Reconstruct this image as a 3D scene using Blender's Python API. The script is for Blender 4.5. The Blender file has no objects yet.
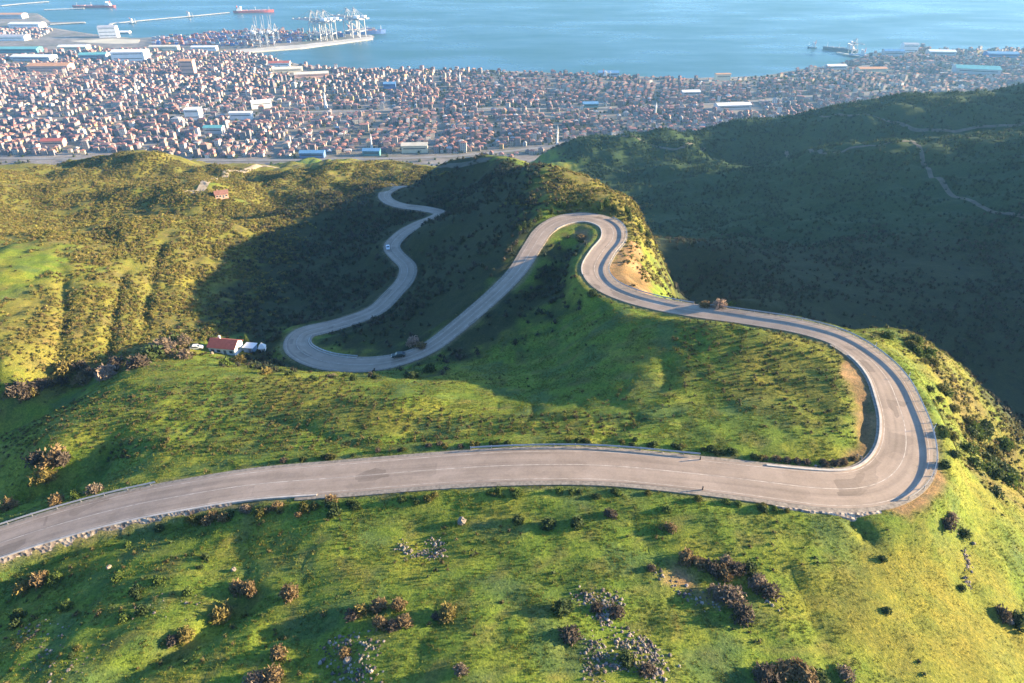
import bpy, math, random
import numpy as np
from mathutils import Vector, Matrix

R = math.radians
random.seed(7)
rng = np.random.default_rng(7)
scene = bpy.context.scene
COL = scene.collection

# ------------------------------------------------------------------ camera
CAM_Z = 374.0                     # metres above the sea
PITCH = R(32.0)
F = 680.0                         # focal length in pixels of a 1024 wide frame
cam_data = bpy.data.cameras.new("camera")
cam_data.sensor_width = 36.0
cam_data.lens = 36.0 * F / 1024.0
cam_data.clip_start = 1.0
cam_data.clip_end = 60000.0
cam = bpy.data.objects.new("camera", cam_data)
cam.location = (0, 0, CAM_Z)
cam.rotation_euler = (math.pi / 2 - PITCH, 0, 0)
COL.objects.link(cam)
scene.camera = cam

# ------------------------------------------------------------------ sky and sun
SUN_EL = R(12.5)
SUN_AZ = R(7.0)                   # counter-clockwise from +X
world = bpy.data.worlds.new("World")
scene.world = world
world.use_nodes = True
wn = world.node_tree
bg = wn.nodes["Background"]
sky = wn.nodes.new("ShaderNodeTexSky")
sky.sky_type = 'NISHITA'
sky.sun_disc = False
sky.sun_elevation = SUN_EL
sky.sun_rotation = math.pi / 2 - SUN_AZ
sky.altitude = 300
sky.air_density = 1.0
sky.dust_density = 1.0
sky.ozone_density = 5.0
wn.links.new(sky.outputs[0], bg.inputs[0])
bg.inputs[1].default_value = 0.10
sun_data = bpy.data.lights.new("sun", 'SUN')
sun_data.energy = 5.0
sun_data.angle = R(0.5)
sun_data.color = (1.0, 0.76, 0.44)
sun = bpy.data.objects.new("sun", sun_data)
sd = Vector((math.cos(SUN_EL) * math.cos(SUN_AZ), math.cos(SUN_EL) * math.sin(SUN_AZ), math.sin(SUN_EL)))
sun.rotation_euler = sd.to_track_quat('Z', 'Y').to_euler()
sun.location = (400, 50, 600)
COL.objects.link(sun)
vs = scene.view_settings
vs.view_transform = 'Standard'
vs.look = 'None'
vs.gamma = 1.0
vs.use_curve_mapping = False
vs.exposure = 2.4
scene.cycles.use_denoising = True
scene.cycles.max_bounces = 5
scene.cycles.diffuse_bounces = 2
scene.cycles.glossy_bounces = 2
scene.cycles.transparent_max_bounces = 6
scene.cycles.volume_bounces = 0

# ------------------------------------------------------------------ helpers
CP_, SP_ = math.cos(PITCH), math.sin(PITCH)
def ray(u, v):
    y = -(v - 341.5) / F
    return np.array([(u - 512.0) / F, CP_ + y * SP_, -SP_ + y * CP_])
def at_z(u, v, z):
    """survey point: where the line of sight through a photo point meets height z (relative to the camera)"""
    d = ray(u, v)
    return d * (z / d[2])
def project(X, Y, Z):
    """X, Y, Z relative to the camera -> photo coordinates"""
    depth = Y * CP_ - Z * SP_
    up = Y * SP_ + Z * CP_
    depth = np.where(depth < 0.1, 0.1, depth)
    return 512 + F * X / depth, 341.5 - F * up / depth
def smooth(a, b, x):
    t = np.clip((x - a) / (b - a), 0, 1)
    return t * t * (3 - 2 * t)

_perm = np.random.default_rng(3).permutation(512)
_ang = np.random.default_rng(4).random(512) * 2 * np.pi
_gx, _gy = np.cos(_ang), np.sin(_ang)
def perlin(x, y, seed=0):
    xi = np.floor(x).astype(np.int64); yi = np.floor(y).astype(np.int64)
    xf = x - xi; yf = y - yi
    def g(ix, iy, fx, fy):
        h = _perm[(_perm[(ix + seed * 37) & 511] + iy + seed * 11) & 511]
        return _gx[h] * fx + _gy[h] * fy
    u = xf ** 3 * (xf * (xf * 6 - 15) + 10); v = yf ** 3 * (yf * (yf * 6 - 15) + 10)
    a = g(xi, yi, xf, yf); b = g(xi + 1, yi, xf - 1, yf)
    c = g(xi, yi + 1, xf, yf - 1); d = g(xi + 1, yi + 1, xf - 1, yf - 1)
    return 1.5 * ((a * (1 - u) + b * u) * (1 - v) + (c * (1 - u) + d * u) * v)
def fbm(x, y, wl, octaves=4, seed=0, gain=0.5):
    s = 0; a = 1.0; f = 1.0 / wl
    for o in range(octaves):
        s = s + a * perlin(x * f, y * f, seed + o); a *= gain; f *= 2.03
    return s

def tag(o, label=None, cat=None, group=None, kind=None):
    if label: o["label"] = label
    if cat: o["category"] = cat
    if group: o["group"] = group
    if kind: o["kind"] = kind
    return o
def link(o, parent=None):
    COL.objects.link(o)
    if parent is not None: o.parent = parent
    return o
def empty(name, loc, rz=0.0):
    o = bpy.data.objects.new(name, None)
    o.empty_display_size = 0.5
    o.location = loc; o.rotation_euler = (0, 0, rz)
    return link(o)
def copy_tree(o, parent=None):
    c = o.copy(); COL.objects.link(c)
    if parent is not None: c.parent = parent
    for ch in list(o.children): copy_tree(ch, c)
    return c
def np_mesh(name, verts, faces, mat=None, colors=None, smooth_shade=False):
    """faces: (n,k) int array with the same k for every face"""
    me = bpy.data.meshes.new(name)
    verts = np.ascontiguousarray(verts, dtype=np.float32); faces = np.ascontiguousarray(faces, dtype=np.int32)
    n, k = faces.shape
    me.vertices.add(len(verts)); me.vertices.foreach_set("co", verts.ravel())
    me.loops.add(n * k); me.loops.foreach_set("vertex_index", faces.ravel())
    me.polygons.add(n)
    me.polygons.foreach_set("loop_start", np.arange(0, n * k, k, dtype=np.int32))
    me.polygons.foreach_set("loop_total", np.full(n, k, dtype=np.int32))
    me.polygons.foreach_set("use_smooth", np.full(n, smooth_shade, dtype=bool))
    me.update(calc_edges=True)
    if colors is not None:
        at = me.color_attributes.new("tint", 'FLOAT_COLOR', 'POINT')
        c = np.ones((len(verts), 4), dtype=np.float32); c[:, :3] = colors
        at.data.foreach_set("color", c.ravel())
    if mat: me.materials.append(mat)
    return me

class MB:
    """collects boxes, prisms, tubes and links them as one mesh"""
    def __init__(self): self.v = []; self.f = []; self.m = []
    def add(self, verts, faces, mi=0):
        b = len(self.v); self.v += [tuple(p) for p in verts]
        for f in faces: self.f.append(tuple(b + i for i in f)); self.m.append(mi)
    def box(self, c, s, rz=0.0, mi=0, taper=1.0):
        cx, cy, cz = c; sx, sy, sz = s[0] / 2, s[1] / 2, s[2] / 2
        co, si = math.cos(rz), math.sin(rz); vs_ = []
        for dz, t in ((-sz, 1.0), (sz, taper)):
            for dx, dy in ((-sx, -sy), (sx, -sy), (sx, sy), (-sx, sy)):
                dx, dy = dx * t, dy * t
                vs_.append((cx + dx * co - dy * si, cy + dx * si + dy * co, cz + dz))
        self.add(vs_, [(3, 2, 1, 0), (4, 5, 6, 7), (0, 1, 5, 4), (1, 2, 6, 5), (2, 3, 7, 6), (3, 0, 4, 7)], mi)
    def tube(self, a, b, r, n=6, r2=None, mi=0):
        a, b = Vector(a), Vector(b); r2 = r if r2 is None else r2
        d = (b - a).normalized(); s = d.orthogonal().normalized(); t = d.cross(s)
        vs_ = []
        for p, rr in ((a, r), (b, r2)):
            for k in range(n):
                an = 2 * math.pi * k / n
                vs_.append(p + (s * math.cos(an) + t * math.sin(an)) * rr)
        fs = [(k, (k + 1) % n, n + (k + 1) % n, n + k) for k in range(n)]
        fs += [tuple(range(n - 1, -1, -1)), tuple(range(n, 2 * n))]
        self.add(vs_, fs, mi)
    def beam(self, a, b, w, h, mi=0):
        a, b = Vector(a), Vector(b); d = (b - a).normalized()
        up = Vector((0, 0, 1)) if abs(d.z) < 0.95 else Vector((0, 1, 0))
        s = d.cross(up).normalized() * w / 2; t = s.cross(d).normalized() * h / 2
        vs_ = [a - s - t, a + s - t, a + s + t, a - s + t, b - s - t, b + s - t, b + s + t, b - s + t]
        self.add(vs_, [(3, 2, 1, 0), (4, 5, 6, 7), (0, 1, 5, 4), (1, 2, 6, 5), (2, 3, 7, 6), (3, 0, 4, 7)], mi)
    def prism(self, outline, y0, y1, axis='y', mi=0):
        """outline of (a, b) pairs extruded: axis y -> (a, y, b); axis z -> (a, b, z)"""
        n = len(outline)
        if axis == 'y': vs_ = [(a, y0, b) for a, b in outline] + [(a, y1, b) for a, b in outline]
        else: vs_ = [(a, b, y0) for a, b in outline] + [(a, b, y1) for a, b in outline]
        fs = [(k, (k + 1) % n, n + (k + 1) % n, n + k) for k in range(n)]
        fs += [tuple(range(n - 1, -1, -1)), tuple(range(n, 2 * n))]
        self.add(vs_, fs, mi)
    def mesh(self, name, mats):
        me = bpy.data.meshes.new(name)
        me.from_pydata([tuple(p) for p in self.v], [], self.f)
        for m in (mats if isinstance(mats, (list, tuple)) else [mats]): me.materials.append(m)
        if any(self.m): me.polygons.foreach_set("material_index", self.m)
        bm_fix(me)
        return me
    def build(self, name, mats, parent=None):
        return link(bpy.data.objects.new(name, self.mesh(name, mats)), parent)
def bm_fix(me):
    import bmesh
    b = bmesh.new(); b.from_mesh(me)
    bmesh.ops.recalc_face_normals(b, faces=b.faces)
    b.to_mesh(me); b.free(); me.update()

# ------------------------------------------------------------------ materials
def mat_new(name):
    m = bpy.data.materials.new(name); m.use_nodes = True
    nt = m.node_tree; return m, nt, nt.nodes["Principled BSDF"]
def N(nt, kind, **kw):
    n = nt.nodes.new(kind)
    for k, v in kw.items(): setattr(n, k, v)
    return n
def noise(nt, scale, detail=4, rough=0.55, coord=None):
    n = N(nt, "ShaderNodeTexNoise")
    n.inputs["Scale"].default_value = scale; n.inputs["Detail"].default_value = detail; n.inputs["Roughness"].default_value = rough
    if coord is not None: nt.links.new(coord, n.inputs["Vector"])
    return n
def ramp(nt, fac, stops):
    r = N(nt, "ShaderNodeValToRGB")
    e = r.color_ramp.elements
    while len(e) < len(stops): e.new(0.5)
    for i, (p, c) in enumerate(stops):
        e[i].position = p; e[i].color = (c[0], c[1], c[2], 1) if not isinstance(c, (int, float)) else (c, c, c, 1)
    nt.links.new(fac, r.inputs[0]); return r
def mix(nt, a, b, fac, blend='MIX'):
    m = N(nt, "ShaderNodeMix", data_type='RGBA', blend_type=blend)
    for s, v in ((m.inputs[6], a), (m.inputs[7], b), (m.inputs[0], fac)):
        if isinstance(v, (int, float)): s.default_value = v
        elif isinstance(v, tuple): s.default_value = (v[0], v[1], v[2], 1)
        else: nt.links.new(v, s)
    return m.outputs[2]
def bump(nt, bsdf, height, strength, dist):
    b = N(nt, "ShaderNodeBump"); b.inputs["Strength"].default_value = strength; b.inputs["Distance"].default_value = dist
    nt.links.new(height, b.inputs["Height"]); nt.links.new(b.outputs[0], bsdf.inputs["Normal"])
def plain(name, col, rough=0.7, var=0.15, scale=0.4, metal=0.0, spec=0.3):
    """a paint or material with slight uneven weathering"""
    m, nt, b = mat_new(name)
    tc = N(nt, "ShaderNodeTexCoord")
    n = noise(nt, scale, 5, 0.6, tc.outputs["Object"])
    r = ramp(nt, n.outputs[0], [(0.3, 1 - var), (0.7, 1 + var)])
    nt.links.new(mix(nt, col, r.outputs[0], 1.0, 'MULTIPLY'), b.inputs["Base Color"])
    b.inputs["Roughness"].default_value = rough; b.inputs["Metallic"].default_value = metal
    b.inputs["Specular IOR Level"].default_value = spec
    return m
def leafy(name, rough=0.75, trans=0.25):
    """foliage coloured per leaf by its own tint"""
    m, nt, b = mat_new(name)
    a = N(nt, "ShaderNodeAttribute", attribute_name="tint")
    nt.links.new(a.outputs["Color"], b.inputs["Base Color"])
    b.inputs["Roughness"].default_value = rough; b.inputs["Specular IOR Level"].default_value = 0.15
    t = N(nt, "ShaderNodeBsdfTranslucent"); nt.links.new(a.outputs["Color"], t.inputs[0])
    mx = N(nt, "ShaderNodeMixShader"); mx.inputs[0].default_value = trans
    nt.links.new(b.outputs[0], mx.inputs[1]); nt.links.new(t.outputs[0], mx.inputs[2])
    nt.links.new(mx.outputs[0], nt.nodes["Material Output"].inputs[0])
    return m
M = {}
M['leaf'] = leafy('foliage')
# ------------------------------------------------------------------ the road's course: (photo u, v, height below camera, half width)
ROAD_PTS = [
 (-130,590,-97.5,4.04),(-60,564,-96.5,4.04),(0,543,-95.5,4.04),(60,524,-94.5,4.04),(128,506,-93.2,4.04),(190,494,-92,4.04),(256,484,-91,4.04),(345,477,-89.8,4.23),
 (430,470,-88.8,4.23),(512,465,-87.8,4.37),(600,465,-87.2,4.37),(690,473,-86.8,4.37),(768,482,-86.6,4.56),(820,488,-86.6,4.84),
 (862,488,-86.8,4.51),(890,477,-87,4.74),(905,455,-87.2,4.74),(905,425,-87.4,4.36),(897,400,-87.8,4.12),(887,378,-88.5,3.96),(868,357,-89.3,3.72),
 (838,338,-90.4,3.70),(800,327,-91.8,3.61),(768,321.5,-93,3.53),(730,316,-94.4,3.53),(700,312,-95.4,3.53),(665,306,-96.6,3.61),(630,297,-97.8,3.78),
 (604,285,-98.8,4.05),(594,269,-99.6,4.14),(602,252,-100.3,4.14),(613,238,-100.8,4.22),(610,225,-101.2,4.40),(590,217.5,-101.6,4.40),(566,219,-102,4.22),(546,229,-102.7,3.26),
 (533,247,-104,2.96),(520,268,-106,2.81),(503,287,-108.5,2.81),(480,308,-111.5,2.81),(455,329,-114.5,2.81),(433,346,-117,2.81),(410,357,-119,2.96),
 (380,364,-121,3.70),(350,365,-122.6,3.96),(317,359.5,-124,4.14),(297,347,-125.2,4.14),(302,333,-126.3,3.96),(325,327,-127.2,3.48),(350,320,-128.3,3.31),
 (375,310,-129.5,3.31),(391,295,-131,3.31),(405,279,-132.6,3.31),(407,266,-133.8,3.31),(397,256,-134.8,3.31),(391,246,-136,3.31),(401,234,-137.4,3.31),(416,225,-139,3.31),
 (440,214,-141.5,3.31),(425,209,-143.5,3.31),(403,206,-145,3.31),(388,201,-147,3.31),(384,194,-149,3.31),(392,188,-151,3.31),(398,186.5,-154,3.31),(404,186,-159,3.31),(412,186,-165,3.31)]
def catmull(P, n=24):
    P = np.asarray(P, float)
    P = np.vstack([2 * P[0] - P[1], P, 2 * P[-1] - P[-2]])
    out = []
    for i in range(1, len(P) - 2):
        t = np.linspace(0, 1, n, endpoint=False)[:, None]
        p0, p1, p2, p3 = P[i - 1:i + 3]
        out.append(0.5 * (2 * p1 + (p2 - p0) * t + (2 * p0 - 5 * p1 + 4 * p2 - p3) * t ** 2 + (3 * p1 - p0 - 3 * p2 + p3) * t ** 3))
    out.append(P[-2][None]); return np.vstack(out)
def resample(C, step):
    s = np.concatenate([[0], np.cumsum(np.linalg.norm(np.diff(C[:, :2], axis=0), axis=1))])
    q = np.arange(0, s[-1], step)
    return np.stack([np.interp(q, s, C[:, k]) for k in range(C.shape[1])], 1)
def relax(C, it, cols):
    C = C.copy()
    for _ in range(it):
        C[1:-1, cols] = 0.5 * C[1:-1, cols] + 0.25 * (C[:-2, cols] + C[2:, cols])
    return C
_rp = np.array([np.append(at_z(u, v, z), w) for u, v, z, w in ROAD_PTS])
RC = resample(catmull(_rp), 1.0)
RC = relax(RC, 10, [0, 1]); RC = relax(RC, 120, [2]); RC = relax(RC, 20, [3])
RC = resample(RC, 1.0)                     # x, y, z, half width along the road, one metre apart
_t = np.gradient(RC[:, :2], axis=0); _t /= np.linalg.norm(_t, axis=1)[:, None]
RT = _t; RN = np.stack([-_t[:, 1], _t[:, 0]], 1)      # tangent, left normal

# ------------------------------------------------------------------ surveyed heights of the hills (photo u, v, height below camera)
HP = [
 (512,683,-83.5),(250,683,-87),(0,683,-91),(760,683,-86),(1024,683,-95),(900,683,-89),(120,640,-90),(400,620,-86),(620,620,-85),
 (150,590,-91),(540,520,-87.5),(350,560,-89),(700,560,-86.5),(850,600,-88.5),(980,560,-95),(1024,500,-107),(940,520,-91.5),(1024,600,-99),(900,560,-89.5),
 (60,590,-95),(0,600,-97),(250,530,-92.5),(420,520,-89.8),(770,530,-87),(860,530,-88.3),
 (0,490,-106),(60,480,-104),(50,455,-101),(110,470,-100),(0,440,-107),(150,440,-98.5),(250,440,-96.5),(100,400,-105.5),(200,400,-102.5),(330,400,-99.5),(330,440,-95),(420,440,-93),
 (500,425,-92.5),(420,398,-98),(256,376,-108),(180,372,-110.5),(0,408,-129),(60,389,-127.5),(110,372,-123),(20,426,-110),(70,404,-107.5),(110,387,-107.5),(150,376,-109),(600,430,-88.8),(700,430,-87.5),(800,440,-86.8),(845,445,-86.3),(845,400,-87),
 (750,400,-88.3),(700,370,-90.2),(800,360,-89.5),(640,335,-95),(620,380,-94),(670,350,-92),(540,370,-107.5),(540,400,-99),(480,380,-106),(600,330,-98.5),(560,330,-107),(500,350,-112),(580,300,-102),
 (440,378,-107),(570,270,-106),(560,250,-106),(555,285,-109),(590,240,-103),
 (0,370,-118),(60,340,-120),(0,300,-119),(100,300,-123.5),(150,260,-129),(170,330,-128),(200,290,-135),(230,250,-139),(0,250,-119),(100,243,-129),(60,240,-123),(120,229,-128),(165,216,-134),(260,222,-146),
 (250,330,-131.5),(300,300,-139),(280,250,-147),(330,230,-151),(350,270,-143),(300,212,-152),(200,345,-126),(226,352,-127),(265,357,-126),(360,340,-124.5),(400,330,-122.5),
 (430,285,-122),(470,250,-113.5),(450,218,-121),(500,195,-117),(520,163,-121.5),(500,160,-128),(480,160,-136),(640,218,-112.5),(650,260,-109.5),(650,290,-106),(480,178,-140),(450,185,-150),
 (700,250,-172),(740,290,-160),(740,302,-142),(800,306,-150),(850,308,-152),(930,318,-155),(1000,400,-158),(960,365,-109),(930,342,-101),(900,328,-97.5),(985,400,-112),(1024,470,-122),(980,450,-110),(1010,430,-117),(940,430,-95),(930,380,-95),(1024,430,-150),
 (800,230,-186),(700,200,-212),(650,160,-226),(610,137,-236),(560,146,-243),(1000,250,-160),(1000,200,-158),(1000,140,-150),(900,180,-172),(850,160,-178),(900,137,-168),(960,130,-158),(1024,124,-148),(820,149,-186),(700,147,-218),
 (1024,94,-168),(940,96,-174),(860,100,-184),(780,115,-212),(720,125,-232),(680,136,-242),(430,168,-150),(455,161,-142),
 (200,205,-155),(130,190,-160),(50,195,-156),(0,180,-166),(130,159,-184),(0,166,-184),(70,164,-187),(30,186,-158),(95,184,-160),(200,178,-178),(240,192,-166),(280,188,-178),(245,172,-196),(300,174,-192),(400,166,-190),(330,178,-182),(350,195,-172),(440,168,-187)]
HW = [(55,204,-113),(61,196,-118),(66,188,-117),(57,216,-117),(60,234,-120),(66,230,-132),(76,235,-148),(64,210,-129),(73,205,-138),(66,255,-127),(75,262,-142),(55,250,-109.5),(57,268,-111),(72,182,-120),(-215,368,-158),(-180,388,-161),(-255,352,-150),(-190,470,-180),(-165,455,-176),(-330,570,-205),(-240,560,-203),(-430,640,-205),(-120,520,-180),
 (370,690,-214),(440,670,-202),(300,725,-226),(230,765,-243),(530,650,-190),(480,700,-200),(13,291,-103.6),(30,300,-105.2),(45,300,-107.2),(57,288,-111),(11,322,-105),(30,326,-107.8),(45,320,-111.5),(-3,300,-112),(-10,285,-113),(8,350,-111),(25,352,-114),
 (0,20,-82),(-60,25,-90),(60,25,-87),(-150,50,-112),(120,30,-104),(0,-30,-84),(-220,100,-128),(-260,200,-120),(-300,300,-122),(-380,420,-140),(-520,480,-150),(-700,600,-190),
 (190,110,-142),(200,60,-140),(84,270,-148),(90,230,-158),(88,205,-148),(85,310,-168),(70,330,-160),(72,290,-150),(60,380,-160),(60,450,-185),(60,560,-215),(-20,520,-180),
 (280,160,-138),(360,140,-110),(430,200,-72),(480,330,-62),(440,90,-78),(540,440,-80),(620,540,-92),(720,700,-110),(800,900,-150),(900,400,-60),(900,100,-70),(1000,1000,-220),(330,230,-128),(380,330,-118),(450,430,-122),  # unseen ridge off to the right, raised to shade the right valley
 (253,960,-290),(400,1000,-300),(600,1100,-330),(900,1250,-360),(140,1000,-310),
 (-370,760,-268),(-150,800,-272),(60,900,-292),(-600,720,-258),(-250,770,-266),(0,850,-285),(-800,800,-275),(-1000,500,-200),(-1200,900,-300)]
for X in range(-1300, 1301, 200): HW += [(X, 1100, -352 if X < 500 else -345), (X, 1320, -388)]
_P = np.array([at_z(u, v, z) for u, v, z in HP] + [tuple(map(float, p)) for p in HW] + [tuple(RC[i, :3]) for i in range(0, len(RC), 9)])
_S = 200.0
def _k(r2): return 0.5 * r2 * np.log(r2 + 1e-9)
def _fit(P, lam):
    x = P[:, :2] / _S; n = len(P)
    r2 = ((x[:, None] - x[None]) ** 2).sum(-1)
    A = np.zeros((n + 3, n + 3)); A[:n, :n] = _k(r2) + np.eye(n) * lam
    A[:n, n] = 1; A[:n, n + 1:] = x; A[n, :n] = 1; A[n + 1:, :n] = x.T
    return x, np.linalg.solve(A, np.concatenate([P[:, 2], np.zeros(3)]))
_cx, _cw = _fit(_P, 2e-4)
def base_h(X, Y):
    X = np.asarray(X, float); sh = X.shape
    q = np.stack([X.ravel(), np.asarray(Y, float).ravel()], 1) / _S
    out = np.empty(len(q))
    for i in range(0, len(q), 20000):
        b = q[i:i + 20000]
        r2 = (b[:, :1] - _cx[None, :, 0]) ** 2 + (b[:, 1:] - _cx[None, :, 1]) ** 2
        out[i:i + 20000] = _k(r2) @ _cw[:-3] + _cw[-3] + b @ _cw[-2:]
    return out.reshape(sh)
def axis(stops):
    a = [stops[0][0]]
    for (x1, st) in stops[1:]:
        while a[-1] < x1: a.append(a[-1] + (st if not callable(st) else st(a[-1])))
    return np.array(a)
GX = axis([(-1400, 0), (-700, 14), (-420, 6), (-200, 2.6), (190, 1.15), (330, 2.4), (620, 5), (1350, 14)])
GY = axis([(-60, 0), (30, 4), (260, 1.15), (460, 2.0), (700, 4), (1350, 9)])
gx, gy = np.meshgrid(GX, GY)
TZ = base_h(gx, gy)
# distance to the road and its height there
def near_road(X, Y):
    X = np.asarray(X); sh = X.shape; x = X.ravel(); y = np.asarray(Y).ravel()
    best = np.full(x.shape, 1e9); idx = np.zeros(x.shape, int)
    sub = np.arange(0, len(RC), 2)
    inb = (x > RC[:, 0].min() - 45) & (x < RC[:, 0].max() + 45) & (y > RC[:, 1].min() - 45) & (y < RC[:, 1].max() + 45)
    ii = np.nonzero(inb)[0]
    for i in range(0, len(ii), 20000):
        j = ii[i:i + 20000]
        d2 = (x[j][:, None] - RC[None, sub, 0]) ** 2 + (y[j][:, None] - RC[None, sub, 1]) ** 2
        k = d2.argmin(1); best[j] = d2[np.arange(len(j)), k]; idx[j] = sub[k]
    d = np.sqrt(best); side = (x - RC[idx, 0]) * RN[idx, 0] + (y - RC[idx, 1]) * RN[idx, 1]
    return d.reshape(sh), idx.reshape(sh), side.reshape(sh)
RD, RI, RS = near_road(gx, gy)
_hw = RC[RI, 3]
_bl = np.where((RS < 0) & (RI > 258) & (RI < 302), 3.6, 9.0)
_w = 1 - smooth(_hw + np.minimum(2.0, _bl * 0.4), _hw + _bl, RD)
_rough = smooth(_hw + 1.2, _hw + 4.0, RD)
DIST = np.sqrt(gx ** 2 + gy ** 2)
TZ = TZ * (1 - _w) + (RC[RI, 2] - 0.22 - 0.6 * smooth(235, 300, gy)) * _w
ter = fbm(gx, gy, 34, 3, 1) * 0.9 * smooth(0, 14, RD - _hw) + fbm(gx, gy, 110, 2, 9) * smooth(260, 420, gy) * 4.0
ter += fbm(gx, gy, 7.5, 3, 5) * 0.22 * _rough
ter += fbm(gx, gy, 1.9, 2, 8, 0.6) * 0.10 * _rough * (gy < 330)
gul = np.abs(fbm(gx * 1.0 + 0.25 * gy, gy * 0.55 - gx * 0.1, 30, 3, 14))
ter -= np.exp(-(gul / 0.05) ** 2) * 0.35 * smooth(2, 16, RD - _hw)
ter += (np.abs(fbm(gx, gy, 60, 4, 20)) - 0.3) * 6.0 * smooth(330, 600, gy)
_lh = smooth(-60, -110, gx) * smooth(165, 215, gy) * (1 - smooth(420, 520, gy))
ter += smooth(60, 160, gx) * smooth(330, 420, gy) * fbm(gx * 0.8 + gy * 0.4, gy * 0.6 - gx * 0.3, 85, 4, 44) * 7.0 * (1 - smooth(820, 950, gy))
ter += (1 - smooth(-160, -90, gx)) * smooth(380, 460, gy) * fbm(gx, gy, 85, 3, 47) * 6.0
ter += _lh * (np.abs(fbm(gx * 0.9 + 0.35 * gy, gy * 0.5, 16, 3, 24)) * 1.3 - 0.4)
TZ = TZ + ter
TZ -= 1.7 * (RS < 0) * smooth(_hw + 0.2, _hw + 1.5, RD) * (1 - smooth(_hw + 7, _hw + 17, RD)) * (1 - smooth(48, 72, RI))
def bilinear(A, X, Y):
    X = np.asarray(X, float); Y = np.asarray(Y, float)
    i = np.clip(np.searchsorted(GX, X) - 1, 0, len(GX) - 2); j = np.clip(np.searchsorted(GY, Y) - 1, 0, len(GY) - 2)
    fx = np.clip((X - GX[i]) / (GX[i + 1] - GX[i]), 0, 1); fy = np.clip((Y - GY[j]) / (GY[j + 1] - GY[j]), 0, 1)
    return (A[j, i] * (1 - fx) + A[j, i + 1] * fx) * (1 - fy) + (A[j + 1, i] * (1 - fx) + A[j + 1, i + 1] * fx) * fy
def H(X, Y): return bilinear(TZ, X, Y)
def ground(u, v):
    """first point of the hills along the line of sight through a photo point"""
    d = ray(u, v); t = np.concatenate([np.arange(60, 500, 0.4), np.arange(500, 1300, 2.0)])
    z = H(d[0] * t, d[1] * t); below = np.nonzero(d[2] * t < z)[0]
    k = t[below[0]] if len(below) else t[-1]
    p = d * k; p[2] = H(p[0], p[1]); return p
def W(p): return (float(p[0]), float(p[1]), float(p[2]) + CAM_Z)
# gullies and ditches cut by water: (course in photo points, depth, half width)
GULLIES = [([(70,700),(130,668),(175,648),(215,625),(250,602),(268,588)], 1.7, 2.6), ([(112,440),(106,455),(100,472),(95,485)], 1.6, 2.0), ([(0,505),(40,492),(85,480)], 1.5, 2.2),
           ([(846,513),(856,522),(868,537)], 1.3, 1.3), ([(940,556),(965,580),(1000,625),(1040,670)], 0.5, 0.9), ([(250,640),(310,628),(345,620)], 1.0, 1.8), ([(0,575),(40,560),(80,545)], 1.2, 2.0),
           ([(620,398),(660,390),(668,375),(664,350)], 0.6, 1.8), ([(380,455),(300,428),(250,415)], 0.6, 1.2), ([(590,455),(620,430),(650,415)], 0.6, 1.4), ([(940,500),(980,530),(1030,590)], 0.5, 1.0),
           ([(872,400),(868,425),(860,445)], 0.9, 1.6), ([(60,262),(62,320),(58,385)], 1.6, 2.0), ([(125,262),(112,320),(105,372)], 1.4, 1.8), ([(165,235),(150,290),(140,345)], 1.2, 1.8)]
_cut = np.zeros_like(TZ)
for uvs, dep, hwid in GULLIES:
    C = resample(catmull(np.array([ground(u, v)[:2] for u, v in uvs]), 8), 0.8); n_ = len(C)
    box = (gx > C[:, 0].min() - 9) & (gx < C[:, 0].max() + 9) & (gy > C[:, 1].min() - 9) & (gy < C[:, 1].max() + 9)
    d2 = (gx[box][:, None] - C[None, :, 0]) ** 2 + (gy[box][:, None] - C[None, :, 1]) ** 2
    k_ = d2.argmin(1); dd = np.sqrt(d2[np.arange(len(k_)), k_]) * (1 + 0.25 * fbm(gx[box], gy[box], 4, 2, 77)); fade = smooth(0, 0.15, k_ / n_) * (1 - smooth(0.85, 1, k_ / n_))
    _cut[box] = np.maximum(_cut[box], dep * np.exp(-(dd / hwid) ** 2) * fade * smooth(0.5, 3.0, (RD - _hw)[box]))
TZ -= _cut
# ------------------------------------------------------------------ ground cover of the hills
def poly_dist(poly, X, Y):
    """signed distance to a polygon, positive inside"""
    P = np.asarray(poly, float); d = np.full(X.shape, 1e18); ins = np.zeros(X.shape, bool)
    for i in range(len(P)):
        a = P[i]; b = P[(i + 1) % len(P)]; e = b - a
        t = np.clip(((X - a[0]) * e[0] + (Y - a[1]) * e[1]) / (e @ e + 1e-12), 0, 1)
        d = np.minimum(d, (X - a[0] - t * e[0]) ** 2 + (Y - a[1] - t * e[1]) ** 2)
        if a[1] != b[1]:
            c = ((a[1] > Y) != (b[1] > Y)) & (X < (b[0] - a[0]) * (Y - a[1]) / (b[1] - a[1]) + a[0])
            ins ^= c
    return np.where(ins, 1, -1) * np.sqrt(d)
def patch(uvs):                       # outline on the hills, surveyed from photo points
    return [ground(u, v)[:2] for u, v in uvs]
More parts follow.
